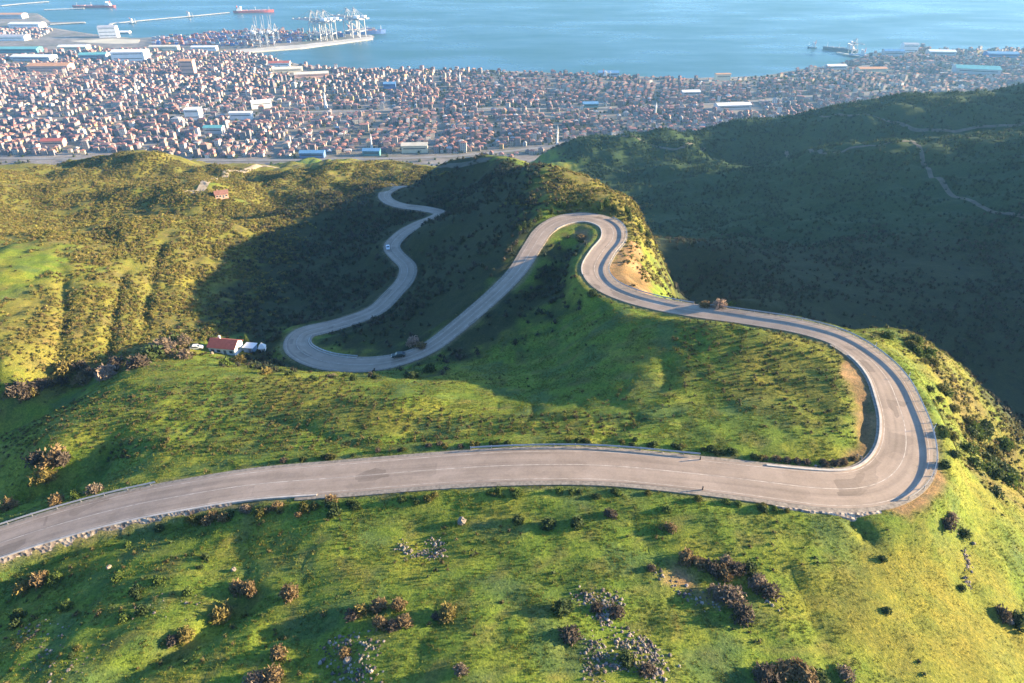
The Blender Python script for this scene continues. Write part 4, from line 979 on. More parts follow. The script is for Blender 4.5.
# the red-roofed house in the shaded valley
P_WALL = plain('whitewash', (0.62, 0.66, 0.68), 0.85, 0.15, 0.5); T_RED = plain('red_tiles', (0.30, 0.085, 0.06), 0.7, 0.25, 1.5)
M['door'] = plain('painted_door', (0.12, 0.16, 0.20), 0.6, 0.15, 1.0)
def cottage(name, p, rz, L, D, hgt, rh, wm, rm, label, nwin=3):
    e = empty(name, W(p), rz); tag(e, label, 'house')
    g = MB(); g.box((0, 0, hgt / 2 - 0.8), (L, D, hgt + 1.6))
    g.add([(-L/2, -D/2, hgt), (-L/2, D/2, hgt), (-L/2, 0, hgt + rh), (L/2, -D/2, hgt), (L/2, D/2, hgt), (L/2, 0, hgt + rh)], [(0, 1, 2), (3, 4, 5)])
    wl = g.build('wall', wm, e)
    g = MB(); o = 0.45; t = 0.14
    for s in (-1, 1):
        lo = hgt - rh * o / (D / 2)
        g.add([(-L/2-o, s*(D/2+o), lo+0.02), (L/2+o, s*(D/2+o), lo+0.02), (L/2+o, 0, hgt+rh+0.02), (-L/2-o, 0, hgt+rh+0.02), (-L/2-o, s*(D/2+o), lo+t), (L/2+o, s*(D/2+o), lo+t), (L/2+o, 0, hgt+rh+t), (-L/2-o, 0, hgt+rh+t)],
              [(0,1,2,3),(4,5,6,7),(0,1,5,4),(1,2,6,5),(2,3,7,6),(3,0,4,7)])
    rf = g.build('roof', rm, e)
    g = MB(); g.box((-L*0.25, D*0.2, hgt + rh * 0.8), (0.6, 0.6, 1.5)); g.build('chimney', wm, rf)
    g = MB(); g.box((L*0.12, -D/2 - 0.03, 1.0), (0.95, 0.1, 2.0)); d = g.build('door', M['door'], e)
    g = MB(); g.box((L*0.12 + 0.32, -D/2 - 0.10, 1.0), (0.08, 0.06, 0.2)); g.build('handle', M['steel'], d)
    spots = [(-L*0.35, -D/2 - 0.03, 0), (-L*0.12, -D/2 - 0.03, 0), (L*0.36, -D/2 - 0.03, 0), (L/2 + 0.03, 0, 1)][:nwin + 1]
    for (x, y, end) in spots:
        g = MB(); g.box((x, y, 1.55), (0.1, 1.15, 1.15) if end else (1.15, 0.1, 1.15)); w = g.build('window', M['dark_glass'], e)
        g = MB(); q = 0.06
        for dz in (-0.6, 0.6): g.box((x + (q if end else 0), y - (0 if end else q), 1.55 + dz), (0.1, 1.3, 0.1) if end else (1.3, 0.1, 0.1))
        g.build('frame', P_WHITE, w)
    return e
hp = ground(227, 351); cottage('cottage', hp, R(-9), 9.4, 5.6, 3.0, 1.7, P_WALL, T_RED, 'white cottage with a red gable roof in the shaded valley below the lit field')
hp2 = ground(222, 197); cottage('cottage', hp2, R(25), 8, 6, 2.8, 1.6, P_PINK, plain('faded_tiles', (0.26, 0.13, 0.10), 0.8, 0.3, 1.2), 'small pink farmhouse with a faded red roof far left beside the pale track', 2)
sp = ground(251, 351); e = empty('lean_to_shed', W(sp), R(-9)); tag(e, 'low blue lean-to shed with a pale flat roof right of the white cottage', 'shed')
g = MB(); g.box((0, 0, 0.7), (3.6, 3.0, 3.0)); g.build('wall', plain('blue_boards', (0.22, 0.33, 0.46), 0.8, 0.2, 1.0), e)
g = MB(); g.box((0, 0, 2.28), (4.1, 3.6, 0.14)); g.build('roof', R_WHITE, e)
g = MB(); g.box((0.6, -1.53, 0.95), (0.9, 0.08, 1.9)); g.build('door', M['door'], e)
tp = ground(263, 351); e = empty('garden_tent', W(tp), R(10)); tag(e, 'small white pointed tent standing right of the blue shed', 'tent')
g = MB(); a = 1.1
g.add([(-a,-a,0),(a,-a,0),(a,a,0),(-a,a,0),(-a,-a,1.6),(a,-a,1.6),(a,a,1.6),(-a,a,1.6)], [(0,1,5,4),(1,2,6,5),(2,3,7,6),(3,0,4,7),(3,2,1,0)]); g.build('side_cloth', P_WHITE, e)
g = MB(); a = 1.25
g.add([(-a,-a,1.55),(a,-a,1.55),(a,a,1.55),(-a,a,1.55),(0,0,3.4)], [(0,1,4),(1,2,4),(2,3,4),(3,0,4),(3,2,1,0)]); g.build('top_cloth', P_WHITE, e)
# cars
M['tyre'] = plain('tyre_rubber', (0.02, 0.02, 0.022), 0.9, 0.1, 2.0); M['rim'] = plain('wheel_rim', (0.4, 0.4, 0.42), 0.35, 0.1, 2.0, 0.8); M['lamp'] = plain('lamp_glass', (0.75, 0.75, 0.72), 0.2, 0.05, 2.0); M['tail'] = plain('tail_lamp', (0.4, 0.02, 0.02), 0.3, 0.05, 2.0)
def car(p, rz, paint, label):
    e = empty('car', p, rz); tag(e, label, 'car')
    g = MB(); g.prism([(-2.15, 0.28), (2.1, 0.28), (2.18, 0.62), (1.95, 0.82), (0.95, 0.95), (0.35, 1.42), (-1.15, 1.46), (-1.95, 1.02), (-2.18, 0.92)], -0.85, 0.85); g.build('body', paint, e)
    g = MB(); g.add([(0.98, -0.72, 0.97), (0.98, 0.72, 0.97), (0.40, 0.64, 1.41), (0.40, -0.64, 1.41)], [(0, 1, 2, 3)]); g.add([(-1.93, -0.72, 1.06), (-1.93, 0.72, 1.06), (-1.2, 0.64, 1.47), (-1.2, -0.64, 1.47)], [(3, 2, 1, 0)])
    for v_ in range(0): pass
    gl = g.v; g.v = [(x + 0.02 * (1 if x > 0 else -1), y, z + 0.01) for x, y, z in gl]; g.build('windscreen', M['dark_glass'], e)
    for s in (-1, 1):
        g = MB(); g.prism([(-1.6, 0.95), (0.85, 0.95), (0.3, 1.36), (-1.1, 1.39)], s * 0.855, s * 0.868); g.build('side_window', M['dark_glass'], e)
        g = MB(); g.box((2.1, s * 0.6, 0.66), (0.16, 0.36, 0.15)); g.build('headlight', M['lamp'], e)
        g = MB(); g.box((-2.12, s * 0.62, 0.78), (0.12, 0.3, 0.16)); g.build('tail_light', M['tail'], e)
        for x in (-1.32, 1.32):
            g = MB(); g.tube((x, s * 0.68, 0.32), (x, s * 0.88, 0.32), 0.32, 14); w = g.build('wheel', M['tyre'], e)
            g = MB(); g.tube((x, s * 0.875, 0.32), (x, s * 0.895, 0.32), 0.19, 10); g.build('rim', M['rim'], w)
def road_car(u, v, lane, paint, label, rev=False):
    i = I(u, v); q = RC[i, :2] + RN[i] * lane; car((q[0], q[1], RC[i, 2] + CAM_Z), math.atan2(RT[i, 1], RT[i, 0]) + (math.pi if rev else 0), paint, label)
C_DARK = plain('car_paint_dark', (0.03, 0.045, 0.04), 0.3, 0.1, 0.5, 0, 0.5); C_WHITE = plain('car_paint_white', (0.72, 0.72, 0.72), 0.3, 0.05, 0.5, 0, 0.5); C_TEAL = plain('car_paint_teal', (0.08, 0.30, 0.30), 0.3, 0.1, 0.5, 0, 0.5)
road_car(399, 362, -1.9, C_DARK, 'dark green car driving along the lowest shaded loop of the road')
road_car(393, 249, 1.6, C_WHITE, 'small white car on the far winding stretch in the shaded valley', True)
p = ground(197, 349); car((p[0], p[1], p[2] + CAM_Z + 0.05), R(10), C_WHITE, 'white car parked among the bushes left of the white cottage')

# ------------------------------------------------------------------ stones
def stones(name, pts, smin, smax, seed, cols=((0.15,0.13,0.112),(0.21,0.185,0.16),(0.09,0.08,0.07),(0.30,0.26,0.22))):
    r = np.random.default_rng(seed); P = np.array(pts)
    T = [(v * [1, 1, 1] - [0, 0, 0.1], f, 0.9 + 0 * s) for v, f, s in (core(700 + k, 1.0, 0.75, 0.0, 4, 6) for k in range(6))]
    return merged(T, P[:, 0], P[:, 1], H(P[:, 0], P[:, 1]), r.uniform(smin, smax, len(P)) * r.choice([0.6, 1, 1.5], len(P), p=[0.5, 0.37, 0.13]), palette(r, len(P), cols), r.uniform(0.6, 1.2, len(P)), seed=seed)
M['rock'] = leafy('rock', 0.95, 0.0)
def ruin(walls, label, seed, dens=5.0, sp=0.8):
    r = np.random.default_rng(seed); pts = []
    for uvs in walls:
        C = resample(np.array([ground(u, v)[:2] for u, v in uvs]), 0.1)
        k = max(6, int(len(C) * 0.15 * dens)); j = r.integers(0, len(C), k); pts += list(C[j] + r.normal(0, sp, (k, 2)))
    o = stuff('rubble', stones('rubble', pts, 0.12, 0.27, seed), 'rock'); o['label'] = label
ruin([[(578,600),(592,597),(601,612),(607,624)], [(609,594),(616,612)], [(590,640),(598,655),(596,678)], [(612,664),(640,660)], [(640,640),(656,655),(654,682)], [(615,645),(640,640)]], 'tumbled stone walls of a ruin at the bottom of the near slope', 61, 19, 0.85)
ruin([[(418,553),(443,556)], [(432,540),(440,552)], [(400,545),(412,556)]], 'low tumbled stone ruin in the grass just below the near road', 62, 15, 0.7)
ruin([[(325,660),(350,640),(372,650)], [(340,676),(370,678)], [(360,655),(366,668)]], 'scattered pale stones of a ruin at the bottom left of the near slope', 63, 11, 1.0)
ruin([[(655,570),(672,585),(690,600),(720,606)], [(768,598),(775,610)]], 'loose stones round the bare pinkish patch', 64, 5, 0.7)
ruin([[(966,552),(968,570)], [(964,575),(969,588)]], 'dark stones of a broken field wall on the yellow slope at the right', 65, 9, 0.35)
ruin([[(30,655),(80,668)], [(150,610),(190,605)], [(60,640),(20,630)]], 'pale stones in the rough grass at the bottom left', 66, 3, 1.5)
ruin([[(778,470),(845,468)], [(858,455),(868,462)]], 'dark broken stones below the bank inside the big bend', 67, 4, 0.5)
for (u, v, s, lab) in ((462,523,0.85,'lone pale boulder casting a long shadow on the grass below the near road'), (973,544,0.4,'small white stone on the yellow slope right of the big bend'), (1008,622,0.8,'pale boulder beside the dark bushes at the right edge'),
                       (234,571,0.45,'small white stone in the grass left of the rust bush'), (109,568,0.5,'white stone with a black shadow below the retaining wall'), (348,662,0.6,'large white stone in the scattered ruin at the bottom left'), (212,354,0.7,'white stone heap below the left end of the white cottage')):
    p = ground(u, v); v_, f_, s_ = core(int(u), 1.0, 0.8, 0.0, 6, 9)
    o = link(bpy.data.objects.new('boulder', np_mesh('boulder', v_ * s, f_, M['rock'], np.tile([0.24, 0.205, 0.17], (len(v_), 1)) * s_[:, None] * 1.2))); o.location = (p[0], p[1], p[2] + CAM_Z + 0.1 * s); tag(o, lab, 'boulder')
# ------------------------------------------------------------------ bushes one can count
PAL = {'rust-brown': [(0.185,0.130,0.066),(0.22,0.16,0.08),(0.145,0.10,0.056)], 'ochre': [(0.19,0.155,0.05),(0.17,0.14,0.05)], 'dark purple': [(0.100,0.078,0.060),(0.080,0.066,0.054)], 'dark green': [(0.040,0.065,0.024),(0.052,0.075,0.026)],
       'green': [(0.085,0.125,0.028),(0.070,0.105,0.028)], 'olive': [(0.125,0.115,0.034),(0.10,0.10,0.03)], 'grey-brown': [(0.16,0.125,0.095),(0.20,0.155,0.115)], 'pale pink': [(0.34,0.24,0.19),(0.30,0.22,0.16)]}
BM = {}
for ci, (cn, cols) in enumerate(PAL.items()):
    for k in range(3):
        sd_ = 500 + ci * 10 + k; r = np.random.default_rng(sd_)
        twig = cn in ('rust-brown', 'dark purple', 'grey-brown', 'ochre', 'pale pink')
        v, f, s = plant_template(240, 0.20 if twig else 0.17, sd_, spiky=0.5 if twig else 0.0, flat=0.85, lift=0.12, core_rad=0.66, rings=6, seg=9)
        cc = np.clip(np.array(cols)[r.integers(0, len(cols), len(v))] * s[:, None], 0, 1)
        BM[cn, k] = np_mesh('bush', v, f, M['leaf'], cc)
        v, f, s = plant_template(240, 0.17, sd_ + 5, flat=2.1, lift=0.2, core_rad=0.62, rings=6, seg=9)
        BM[cn, k, 'up'] = np_mesh('shrub', v, f, M['leaf'], np.clip(np.array(cols)[r.integers(0, len(cols), len(v))] * s[:, None], 0, 1))
_rb = np.random.default_rng(77)
def bush(u, v, rad_px, cn, label, up=False, group=None, p=None):
    p = ground(u, v) if p is None else p
    d = math.sqrt(p[0] ** 2 + p[1] ** 2 + p[2] ** 2); s = rad_px * d / F
    o = bpy.data.objects.new('upright_shrub' if up else 'bush', BM[(cn, int(_rb.integers(3))) + (('up',) if up else ())]); link(o)
    o.location = (p[0], p[1], p[2] + CAM_Z - 0.1 * s); k = _rb.uniform(0.95, 1.4)
    o.scale = (s * _rb.uniform(0.8, 1.3), s * _rb.uniform(0.8, 1.1), s * k); o.rotation_euler = (0, 0, _rb.uniform(0, 6.28))
    tag(o, label, 'shrub' if up else 'bush', group)
NAMED = [
 (290,596,9.5,'rust-brown','round rust-brown bush with a long shadow, alone left of the grassy slope'), (238,590,8,'rust-brown','left one of two rust-brown bushes above the dark gully'), (249,592,8,'rust-brown','right one of two rust-brown bushes above the dark gully'),
 (222,618,8,'ochre','ochre bush on the upper rim of the dark gully'), (186,637,8,'ochre','ochre bush lower down on the rim of the dark gully'), (173,642,6,'dark purple','small dark bush at the lower end of the gully'),
 (353,617,8,'dark purple','dark bush with the longest shadow, left of the rusty bush cluster'), (361,613,7,'ochre','ochre bush touching the dark bush left of the rusty cluster'), (379,609,8,'rust-brown','top left bush of the rusty cluster'),
 (399,608,8,'rust-brown','top right bush of the rusty cluster'), (404,624,9,'rust-brown','biggest bush of the rusty cluster, bottom right'), (381,626,7,'rust-brown','small bush at the bottom left of the rusty cluster'), (393,627,7,'dark purple','dark bush in the middle of the rusty cluster'),
 (448,615,9,'ochre','ochre bush right of the rusty cluster'), (437,618,5,'dark purple','little dark bush left of the ochre bush'), (345,656,5,'rust-brown','small rust-brown bush among the scattered pale stones'),
 (279,655,7,'rust-brown','rust-brown bush near the bottom edge, left of the scattered stones'), (274,680,11,'rust-brown','wide rust-brown bush at the bottom edge of the photo'), (256,683,9,'grey-brown','grey-brown bush at the bottom edge, left of the wide rust one'),
 (461,672,6,'grey-brown','grey-brown bush at the bottom edge right of the scattered stones'), (570,637,11,'dark purple','dark purple bush with a long shadow left of the ruin'), (562,612,9,'dark green','dark green bush at the upper left corner of the ruin'),
 (616,614,8,'dark purple','dark purple bush inside the upper part of the ruin'), (597,610,7,'dark purple','dark bush on the upper left wall of the ruin'), (626,661,8,'dark green','dark green bush in the lower part of the ruin'), (646,672,7,'dark purple','dark bush at the lower right of the ruin'),
 (686,560,9,'rust-brown','first rust bush of the diagonal row, upper left end'), (699,566,8,'rust-brown','second rust bush of the diagonal row'), (712,572,8,'dark purple','dark bush third in the diagonal row'), (724,577,8,'rust-brown','rust bush fourth in the diagonal row'),
 (726,565,7,'grey-brown','grey-brown bush just above the diagonal row'), (737,572,8,'dark purple','dark bush above the right half of the diagonal row'), (749,570,7,'dark green','dark green bush at the upper right of the diagonal row'), (757,586,9,'grey-brown','grey-brown bush at the right end of the diagonal row'),
 (768,594,9,'dark purple','dark bush at the far right end of the diagonal row'), (731,600,11,'grey-brown','wide grey-brown bush below the diagonal row beside the bare patch'), (717,596,8,'grey-brown','smaller grey-brown bush on the bare patch'), (742,618,11,'dark purple','big dark bush with a long shadow below the bare patch'),
 (757,580,6,'dark green','green bush between the two right end bushes of the diagonal row'), (670,529,6,'rust-brown','rust-brown bush right below the near road, above the diagonal row'), (610,516,6,'dark purple','dark bush with a shadow at the right end of a low green bank'),
 (577,525,7,'dark green','dark green bush in the middle of the low green bank'), (548,527,7,'dark green','dark green bush at the left end of the low green bank'), (518,522,6,'dark green','dark green bush left of the low green bank, near the lone boulder'), (651,570,5,'dark purple','small dark bush left of the bare patch'),
 (667,512,5,'green','small green bush under the edge of the near road'), (37,462,8,'dark purple','dark purple bush on the left of the clump above the near road'), (53,461,10,'rust-brown','rust-brown bush in the clump above the near road at the left'), (63,463,7,'dark purple','dark bush at the right of the clump above the near road'),
 (46,481,8,'ochre','ochre bush below the clump at the left above the near road'), (10,509,7,'rust-brown','rust-brown bush at the left edge above the guard rail'), (76,497,5,'green','bright green bush right behind the left guard rail'), (95,492,6,'grey-brown','grey-brown bush behind the left guard rail below the shaded ditch'),
 (57,503,7,'rust-brown','rust-brown bush behind the middle of the left guard rail'), (24,590,7,'ochre','orange-ochre bush below the retaining wall at the left edge'), (40,583,8,'rust-brown','rust-brown bush right of the orange one below the retaining wall'), (56,581,6,'green','green bush at the right of the orange bush below the retaining wall'),
 (765,679,11,'dark purple','dark bush at the bottom edge right of the ruin'), (785,674,12,'rust-brown','big brown bush at the bottom edge right of the ruin'), (803,678,11,'rust-brown','brown bush at the bottom edge, right of the big brown one'), (818,681,9,'dark green','dark green bush at the bottom edge right of the brown bushes'), (845,676,8,'grey-brown','grey-brown bush alone at the bottom edge'),
 (1002,617,6,'dark purple','dark bush left of the pale boulder at the right edge'), (1017,624,8,'dark green','dark green bush behind the pale boulder at the right edge'), (961,590,4,'dark green','small dark bush on the field path at the right'), (882,561,4,'dark green','tiny dark bush in the open yellow grass below the big bend'), (886,612,4,'dark green','tiny dark bush lower in the open yellow grass'),
 (963,536,6,'dark green','dark green bush beside the broken field wall'), (950,520,6,'grey-brown','grey-brown bush above the broken field wall'), (946,527,6,'dark purple','dark bush left above the broken field wall'),
 (705,307,6,'rust-brown','rust-brown bush behind the guard rail of the upper road, left of the pale one'), (719,308,7,'pale pink','pale pinkish bush behind the guard rail of the upper road'), (729,309,6,'green','green bush right of the pale pinkish one by the upper road'),
 (413,344,7,'pale pink','pale pinkish bush inside the lowest shaded loop'), (421,347,6,'rust-brown','reddish bush right of the pale pinkish one inside the shaded loop'), (412,378,6,'dark green','dark green bush below the lowest shaded loop'), (430,372,8,'dark green','dark bush under the bank right of the shaded loop'),
 (108,377,9,'pale pink','pale pinkish bush at the upper end of the shaded ditch at the left'), (66,372,9,'ochre','ochre bush on the edge of the ditch at the foot of the left hill'), (20,392,9,'dark purple','dark bush at the left end of the ditch'), (84,382,8,'rust-brown','rust-brown bush in the ditch left of the pale pinkish bush'),
 (592,296,5,'dark green','dark bush at the inside corner of the road below the upper hairpin'), (582,240,5,'rust-brown','rust bush on the bare bank inside the upper hairpin'), (266,374,6,'ochre','ochre bush at the top of the lit field below the cottage'), (240,362,6,'ochre','ochre bush just in front of the cottage'), (225,366,6,'green','yellow-green bush just in front of the cottage'),
 (165,352,10,'grey-brown','big grey-brown bush left of the parked white car'), (152,358,9,'dark green','dark green bush at the foot of the left hill near the cottage'), (176,345,9,'dark green','dark green bush behind the parked white car'), (185,358,8,'grey-brown','grey-brown bush in front of the parked white car'), (139,366,8,'dark purple','dark purple bush at the foot of the left hill')]
for (u, v, s, cn, lab) in NAMED: bush(u, v, s, cn, lab)
# rows and thickets
def along(uvs, n, jit, seed):
    r = np.random.default_rng(seed); C = np.array(uvs, float); s = np.concatenate([[0], np.cumsum(np.hypot(*np.diff(C, axis=0).T))])
    q = np.sort(r.uniform(0, s[-1], n)); return np.column_stack([np.interp(q, s, C[:, 0]), np.interp(q, s, C[:, 1])]) + r.normal(0, 1, (n, 2)) * jit, r
ROWS = [
 ([(285,463),(345,458),(430,448),(520,443)], 24, (3,1.2), (2.6,4.2), {'dark green':.4,'olive':.3,'dark purple':.3}, 'on the near road\'s far verge, left half', False),
 ([(560,442),(640,444),(700,451),(760,459)], 22, (3,1.4), (2.6,4.6), {'dark green':.6,'olive':.4}, 'on the near road\'s far verge, right half', False),
 ([(765,464),(800,468),(848,466),(862,455)], 20, (2,1.2), (2.8,4.4), {'dark purple':.7,'rust-brown':.3}, 'below the bank inside the big bend', False),
 ([(160,528),(200,520),(260,512),(330,507),(360,508)], 24, (4,4), (3.5,6.5), {'grey-brown':.25,'dark green':.35,'rust-brown':.2,'olive':.2}, 'below the retaining wall', False),
 ([(400,502),(500,494),(600,494),(700,500),(800,512)], 26, (4,2.0), (2.6,4.5), {'green':.5,'dark green':.3,'olive':.2}, 'on the near road\'s camera-side verge', False),
 ([(519,234),(535,222),(552,210),(575,206),(600,206),(622,212),(640,228),(648,245)], 26, (2,1.6), (2.2,3.3), {'dark green':.8,'green':.2}, 'outside the upper hairpin', True),
 ([(880,326),(905,338),(925,358),(938,385),(948,410),(950,440)], 24, (5,5), (3.5,6), {'green':.4,'olive':.3,'dark green':.3}, 'outside the big bend', False),
 ([(975,420),(990,445),(1000,470),(1015,490),(965,450),(985,480)], 26, (12,9), (4.5,8), {'green':.5,'dark green':.4,'olive':.1}, 'on the steep right slope', False),
 ([(275,372),(310,378),(350,379),(385,377)], 14, (3,1.3), (3,4.5), {'dark green':.8,'grey-brown':.2}, 'under the lowest shaded loop', False),
 ([(10,402),(50,386),(90,374),(130,364)], 14, (4,3), (4,7), {'ochre':.3,'dark purple':.3,'rust-brown':.4}, 'in the left hill\'s ditch', False),
 ([(10,625),(70,600),(120,575),(200,560),(120,640),(30,660)], 15, (14,12), (3,6), {'dark green':.5,'green':.3,'olive':.2}, 'in the bottom left grass', False),
]
for ri_, (uvs, n, jit, (s0, s1), cols, where, up) in enumerate(ROWS):
    P, r = along(uvs, n, np.array(jit), 900 + ri_); names = list(cols); cn = [names[i] for i in r.choice(len(names), n, p=np.array(list(cols.values())) / sum(cols.values()))]
    sz = r.uniform(s0, s1, n); o_ = np.argsort(P[:, 0]); cnt = {}
    tot = {c: cn.count(c) for c in names}
    for i in o_:
        cnt[cn[i]] = cnt.get(cn[i], 0) + 1; k = cnt[cn[i]]
        g_ = ground(*P[i]); d_, i_, s_ = near_road(np.array([g_[0]]), np.array([g_[1]]))
        over = d_[0] - RC[i_[0], 3] - 1.2
        if over < 0.6:
            sgn = 1 if s_[0] > 0 else -1; q = RC[i_[0], :2] + RN[i_[0]] * sgn * (RC[i_[0], 3] + 2.0); g_ = np.array([q[0], q[1], float(H(q[0], q[1]))])
        kind = 'upright shrub' if up else 'bush'
        nth = f"{ORD[k - 1]} from left" if k <= 10 else f"{ORD[min(tot[cn[i]] - k, 9)]} from right"
        big = 'larger' if sz[i] > (s0 + s1) / 2 else 'small'
        bush(0, 0, sz[i], cn[i], f"{big} {cn[i]} {kind} {where}, {nth}", up, f"shrubs {where}", g_)
# the slim conifer behind the shed and two trees by the cottage, each trunk and crown
M['bark'] = plain('bark', (0.10, 0.075, 0.055), 0.9, 0.3, 2.0)
def tree(u, v, h, w, cn, label, seed, shape='round'):
    p = ground(u, v); e = empty('conifer' if shape == 'cone' else 'tree', W(p)); tag(e, label, 'tree')
    g = MB(); g.tube((0, 0, -0.3), (0.05 * h, 0.02 * h, h * 0.5), 0.05 * h * 0.5, 8, 0.012 * h)
    for k in range(5):
        a = k * 1.3 + seed; g.tube((0.03 * h, 0.01 * h, h * (0.25 + 0.05 * k)), (w * 0.6 * math.cos(a), w * 0.6 * math.sin(a), h * (0.45 + 0.07 * k)), 0.012 * h, 6, 0.004 * h)
    g.build('trunk', M['bark'], e)
    r = np.random.default_rng(seed); v_, f_, s_ = tri_cloud(520, 0.13, seed, 1.0, 0.0)
    q = v_.copy(); zz = np.clip((q[:, 2] + 0.1) / 1.3, 0, 1)
    if shape == 'cone': q[:, :2] *= (1.15 - zz)[:, None] * w; q[:, 2] = h * 0.12 + zz * h * 0.88
    else: q[:, :2] *= w; q[:, 2] = h * 0.3 + zz * h * 0.7
    o = link(bpy.data.objects.new('crown', np_mesh('crown', q, f_, M['leaf'], np.clip(np.array(PAL[cn])[r.integers(0, 2, len(q))] * s_[:, None], 0, 1))), e)
tree(248, 347, 6.0, 1.1, 'green', 'slim pale green conifer standing behind the blue shed', 31, 'cone')
tree(214, 346, 4.6, 1.6, 'dark green', 'dark leafy tree at the left end of the white cottage', 32)
tree(186, 348, 5.2, 2.2, 'grey-brown', 'bare grey-brown tree between the parked white car and the left hill', 33)
# ------------------------------------------------------------------ harbour
def sp_(u, v, z=2.2):
    return at_z(u, v, z - CAM_Z)
def quad_ground(name, uvs, mat, z, kind='structure'):
    P = [tuple(sp_(u, v, z)[:2]) for u, v in uvs]; g = MB(); g.prism(P, z - 6, z, 'z'); o = g.build(name, mat); tag(o, kind=kind); return o
M['apron'] = plain('quay_apron', (0.46, 0.43, 0.38), 0.9, 0.2, 0.02)
quad_ground('quay', [(130,50.5),(236,53),(300,48.2),(373,38.6),(372,35.2),(345,34.6),(270,31.8),(225,32.8),(150,38.5)], M['apron'], 3.0)
M['sand'] = plain('bare_sand', (0.50, 0.45, 0.34), 0.95, 0.2, 0.01)
quad_ground('beach', [(112,38.5),(140,39.5),(138,44),(95,50),(60,56),(0,62),(-40,60),(-40,48),(40,43),(85,40)], M['sand'], 4.5)
# breakwater and jetties
def jetty(pts, wdt, label, z=4.0, mat=None):
    P = [sp_(u, v, z) for u, v in pts]; g = MB(); b0 = P[0]
    e = empty('jetty', (b0[0], b0[1], z)); tag(e, label, 'jetty')
    for a, b_ in zip(P[:-1], P[1:]): g.beam((a[0]-b0[0], a[1]-b0[1], -0.6), (b_[0]-b0[0], b_[1]-b0[1], -0.6), wdt, 1.2)
    g.build('deck', mat or M['apron'], e)
    pile = None
    for a, b_ in zip(P[:-1], P[1:]):
        n = min(24, max(2, int(np.hypot(b_[0]-a[0], b_[1]-a[1]) / 40)))
        for k in range(n + 1):
            q = a + (b_ - a) * (k / n)
            if pile is None: g = MB(); g.tube((0, 0, -8), (0, 0, -1.0), 1.8, 8); pile = g.build('pile', M['concrete'], e); o = pile
            else: o = pile.copy(); link(o, e)
            o.location = (q[0]-b0[0], q[1]-b0[1], 0)
jetty([(112,23),(160,18.5),(200,15),(229,12.2)], 16, 'very long narrow jetty running out to the red tanker')
jetty([(0,5.5),(20,3.5),(48,1.2)], 26, 'pale jetty at the top left corner')
jetty([(44,9.5),(70,8.4),(84,8)], 18, 'dark jetty where the white and red ship lies')
jetty([(50,24),(70,22.8),(85,22)], 20, 'short pale jetty in front of the left bay')
jetty([(868,57),(850,54.5),(838,52)], 14, 'jetty where the dark ship lies, at the right of the bay')
jetty([(105,36),(106,29),(112,23)], 14, 'causeway linking the silo building and the long jetty')
# ships
def ship(u, v, L, Bm, heading, hullm, deckm, label, cargo=0, house=0.12, hh=9):
    p = sp_(u, v, 0); e = empty('ship', (p[0], p[1], 0), heading); tag(e, label, 'ship')
    g = MB(); n = 9; top = []; bot = []
    for k in range(n):
        x = -L/2 + L * k / (n - 1); f = min(1.0, 0.75 + 2.2 * k / n) * (1.0 if k < 6 else [0.96, 0.72, 0.06][k - 6]); top.append((x, Bm / 2 * f)); bot.append((x * 0.97, Bm / 2 * f * 0.85))
    V = [(x, y, hh + (1.8 if i >= 7 else 0)) for i, (x, y) in enumerate(top)] + [(x, -y, hh + (1.8 if i >= 7 else 0)) for i, (x, y) in enumerate(top)] + [(x, y, -3) for x, y in bot] + [(x, -y, -3) for x, y in bot]
    Fs = [(k, k + 1, n + k + 1, n + k) for k in range(n - 1)] + [(k, k + 1, 2*n + k + 1, 2*n + k) for k in range(n - 1)] + [(n + k, n + k + 1, 3*n + k + 1, 3*n + k) for k in range(n - 1)] + [(0, n, 3*n, 2*n), (n - 1, 2*n - 1, 4*n - 1, 3*n - 1)]
    g.add(V, Fs); g.build('hull', hullm, e)
    g = MB(); g.box((-L/2 + L*0.03, 0, hh + 0.25), (0.1, 0.1, 0.3)); g = MB(); g.box((-L * 0.02, 0, hh + 0.3), (L * 0.80, Bm * 0.86, 0.5)); g.build('deck', deckm, e)
    x0 = -L/2 + L * (house + 0.03)
    g = MB()
    for k in range(4): g.box((x0 + k * 0.6, 0, hh + 2 + k * 3.4), (L * house * (1 - 0.1 * k), Bm * (0.85 - 0.06 * k), 3.3))
    g.box((x0 + L * house * 0.3, 0, hh + 15), (L * house * 0.35, Bm * 1.0, 2.2)); g.build('superstructure', P_WHITE, e)
    g = MB(); g.tube((x0 - L * house * 0.38, 0, hh + 8), (x0 - L * house * 0.4, 0, hh + 21), Bm * 0.11, 10, Bm * 0.09); g.build('funnel', R_RED, e)
    for fx_ in (0.38, 0.05):
        g = MB(); g.tube((L * fx_, 0, hh), (L * fx_, 0, hh + 16), 0.7, 6, 0.3); g.tube((L * fx_ - 4, 0, hh + 12), (L * fx_ + 4, 0, hh + 12), 0.3, 5); g.build('mast', P_WHITE, e)
    for k in range(4 if cargo == 1 else 0):
        g = MB(); g.box((-L*0.2 + k * L * 0.15, 0, hh + 1.4), (L * 0.11, Bm * 0.6, 2.0)); g.build('hatch_cover', deckm, e)
    return e
H_RED, H_BLUE, H_DARK = ww(0.40,0.08,0.07), ww(0.06,0.12,0.32), ww(0.10,0.12,0.15); D_PINK = ww(0.50,0.26,0.24)
ship(254,12.5,180,28,R(12),H_RED,D_PINK,'long red tanker with a white bridge at the end of the long jetty',1)
ship(94,7.6,200,30,R(184),H_RED,D_PINK,'red ship with a white bridge at the top left by the dark jetty',1)
ship(366,34.0,150,30,R(14),H_BLUE,ww(0.35,0.33,0.33),'blue container ship loaded under the cranes at the tip of the quay',0,0.1,12)
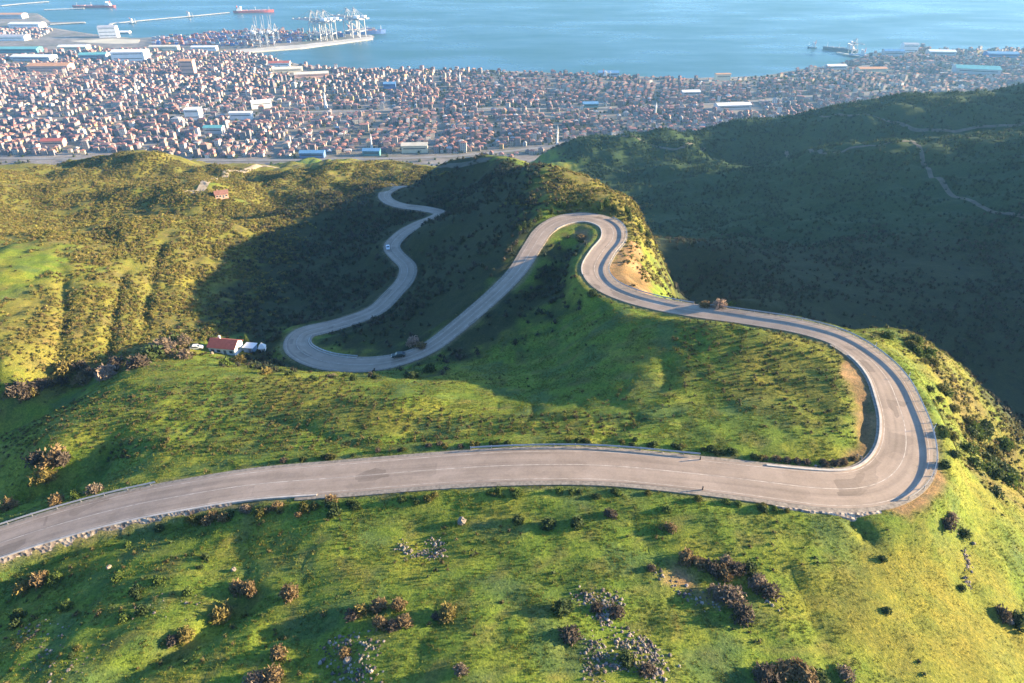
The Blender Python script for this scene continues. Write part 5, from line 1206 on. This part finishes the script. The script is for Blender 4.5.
ship(840,50.5,110,20,R(148),H_DARK,ww(0.2,0.2,0.22),'dark ship with white upper works lying at the right hand jetty',1,0.2,7)
ship(858,56,55,12,R(160),H_BLUE,ww(0.55,0.55,0.56),'small blue ship near the shore behind the dark ship',1,0.25,4)
def tug(u, v, rz, label):
    ship(u, v, 30, 9, rz, H_DARK, ww(0.4,0.4,0.4), label, 0, 0.3, 2.5)
tug(133,23.5,R(10),'small dark boat beside the left end of the long jetty'); tug(812,48,R(170),'tiny boat alone left of the dark ship'); tug(190,17.0,R(8),'orange and dark boat moored at the middle of the long jetty'); tug(606,78.2,R(5),'small boat close to the blue-roofed hall on the shore')
# cranes
P_CRANE = ww(0.34, 0.35, 0.37)
def crane(u, v, rz, raised, label, s=1.0):
    p = sp_(u, v, 3.0); e = empty('gantry_crane', (p[0], p[1], 3.0), rz); tag(e, label, 'crane', 'gantry cranes on the container quay'); e.scale = (s, s, s)
    for sx in (-1, 1):
        for sy in (-1, 1):
            g = MB(); g.beam((sx * 12, sy * 15, 0), (sx * 11, sy * 15, 46), 1.9, 1.9); g.build('leg', P_CRANE, e)
    g = MB()
    for z in (16, 45):
        for sx in (-1, 1): g.beam((sx * 11.6, -15, z), (sx * 11.6, 15, z), 2.0, 2.4)
        for sy in (-1, 1): g.beam((-11.6, sy * 15, z), (11.6, sy * 15, z), 2.0, 2.4)
    for sx in (-1, 1): g.beam((sx * 11.6, -15, 16), (sx * 11.4, 15, 45), 1.2, 1.2)
    g.build('portal_frame', P_CRANE, e)
    g = MB()
    for sx in (-1, 1): g.beam((sx * 5, -38, 49), (sx * 5, 16, 49), 1.5, 2.2)
    g.box((0, -38, 49), (12, 2, 3)); g.build('girder', P_CRANE, e)
    g = MB(); tip = (0, 30, 100) if raised else (0, 66, 52)
    for sx in (-1, 1): g.beam((sx * 4.5, 15, 49.5), (sx * 4.5, tip[1], tip[2]), 1.4, 2.0)
    g.box((0, tip[1], tip[2]), (11, 2, 2.6)); g.build('boom', P_CRANE, e)
    g = MB()
    for sx in (-1, 1): g.beam((sx * 8, 14, 46), (0, 10, 74), 1.6, 1.6); g.beam((sx * 8, -14, 46), (0, 10, 74), 1.2, 1.2)
    g.build('apex_frame', P_CRANE, e)
    g = MB(); g.beam((0, 10, 74), (0, tip[1] * 0.85, tip[2] * (0.85 if raised else 1)), 0.8, 0.8); g.beam((0, 10, 74), (0, -34, 51), 0.8, 0.8); g.build('stay', P_CRANE, e)
    g = MB(); g.box((0, -24, 53), (9, 14, 6)); g.build('machine_house', R_WHITE, e)
    g = MB(); g.box((3, 4, 46), (3, 4, 3.4)); g.build('cab', M['dark_glass'], e)
for k, (u, v, rz, up, lab) in enumerate([
 (258,47.5,8,True,'white gantry crane with raised boom, leftmost on the quay'), (265,47,8,True,'white gantry crane with raised boom, second on the quay'), (272,46.5,8,True,'white gantry crane with raised boom, third on the quay'),
 (318,40.5,76,False,'white gantry crane with level boom, left in the group by the container ship'), (324,40,76,False,'white gantry crane with level boom, second in the group by the container ship'), (330,39.5,76,False,'white gantry crane with level boom, third in the group by the container ship'),
 (352,37.2,60,False,'white gantry crane with level boom, last but one towards the tip of the quay'), (359,36.8,60,False,'white gantry crane with level boom, nearest the tip of the quay')]):
    crane(u, v, R(rz), up, lab, 0.92 if up else 1.3)
crane(255,44,R(8),False,'lower white gantry crane behind the three raised ones',0.8); crane(277,42.5,R(8),False,'lower white gantry crane right behind the three raised ones',0.8)
crane(852,53.0,R(200),False,'white gantry crane at the right hand jetty beside the dark ship',0.6)
# containers: 300 things, stacked in blocks on the yard
CCOL = {'rust-red': (0.34,0.09,0.07), 'blue': (0.07,0.13,0.36), 'pale pink': (0.50,0.30,0.30), 'grey': (0.40,0.40,0.41), 'orange': (0.55,0.24,0.08), 'white': (0.68,0.67,0.64), 'dark teal': (0.05,0.20,0.24), 'purple-brown': (0.24,0.13,0.20)}
CM = {}
for cn, cc in CCOL.items():
    g = MB(); g.box((0, 0, 1.3), (12.2, 2.44, 2.6))
    for k in range(16):
        for s in (-1, 1): g.box((-5.7 + k * 0.76, s * 1.25, 1.3), (0.3, 0.08, 2.2))
    CM[cn] = g.mesh('shipping_container', plain('container_paint_' + cn.replace(' ', '_').replace('-', '_'), cc, 0.6, 0.15, 0.2))
rc2 = np.random.default_rng(5); nC = 0; RCOL = list(CCOL)
YARD = [tuple(sp_(u, v, 3)[:2]) for u, v in [(150,39.8),(225,34.2),(270,33.2),(345,35.6),(352,36.4),(300,42.5),(285,44),(236,47.8),(150,47.5)]]
ya = np.array(YARD); blocks = []
for bxx in np.arange(ya[:, 0].min(), ya[:, 0].max(), 15.5):
    for byy in np.arange(ya[:, 1].min(), ya[:, 1].max(), 34): blocks.append((bxx, byy))
bl = np.array(blocks); inside = poly_dist(YARD, bl[:, 0], bl[:, 1]) > 6; bl = bl[inside]; rc2.shuffle(bl)
extra = []; PLACE = {}
for bxx, byy in bl:
    main = RCOL[rc2.choice(8, p=[.2,.16,.16,.12,.1,.08,.06,.12])]
    for row in range(4):
        for tier in range(int(rc2.integers(2, 6))):
            cn = main if rc2.random() < 0.65 else RCOL[rc2.integers(8)]
            pos = (bxx, byy + row * 2.7, 3.02 + tier * 2.62)
            extra.append((pos, cn))
extra.sort(key=lambda q: math.hypot(q[0][0], q[0][1]) - 30 * q[0][2])
cu = [project(np.array(q[0][0]), np.array(q[0][1]), np.array(q[0][2] - CAM_Z))[0] for q in extra[:300]]
for (pos, cn), u in zip(extra[:300], cu):
    sec = 'left end of the yard' if u < 200 else 'yard left of the raised cranes' if u < 250 else 'yard behind the raised cranes' if u < 285 else 'yard between the two crane groups' if u < 315 else 'yard by the container ship'
    lev = 'on the ground' if pos[2] < 4 else 'stacked high' if pos[2] > 9 else 'stacked above another'
    o = bpy.data.objects.new('shipping_container', CM[cn]); link(o); o.location = pos; tag(o, f"{cn} shipping container {lev}, {sec}", 'container', f"{cn} containers {lev}, {sec}")
r = extra[300:]
if r:
    bv = np.array([(-6.1,-1.22,0),(6.1,-1.22,0),(6.1,1.22,0),(-6.1,1.22,0),(-6.1,-1.22,2.6),(6.1,-1.22,2.6),(6.1,1.22,2.6),(-6.1,1.22,2.6)]); bf = np.array([(0,1,5,4),(1,2,6,5),(2,3,7,6),(3,0,4,7),(4,5,6,7)])
    P = np.array([q[0] for q in r]); V = (P[:, None] + bv[None]).reshape(-1, 3); Fz = (bf[None] + (np.arange(len(P)) * 8)[:, None, None]).reshape(-1, 4); cc = np.repeat(np.array([CCOL[q[1]] for q in r]), 8, 0)
    tag(link(bpy.data.objects.new('stacked_containers', np_mesh('stacked_containers', V, Fz, M['roofing'], cc))), kind='stuff')
# boxes on the deck of the container ship
p = sp_(366,34.0,0); hd = R(14)
for a in range(6):
    for row in range(4):
        for tier in range(3):
            x = -38 + a * 13.5; y = -9 + row * 6; cn = RCOL[rc2.choice(8, p=[.16,.3,.06,.12,.14,.06,.1,.06])]
            o = bpy.data.objects.new('shipping_container', CM[cn]); link(o); o.location = (p[0] + x * math.cos(hd) - y * math.sin(hd), p[1] + x * math.sin(hd) + y * math.cos(hd), 12.6 + tier * 2.62); o.rotation_euler = (0, 0, hd)
            tag(o, f"{cn} container on the deck of the blue ship, {['lowest tier','middle tier','top tier'][tier]}", 'container', f"{cn} deck containers, {['lowest','middle','top'][tier]} tier")
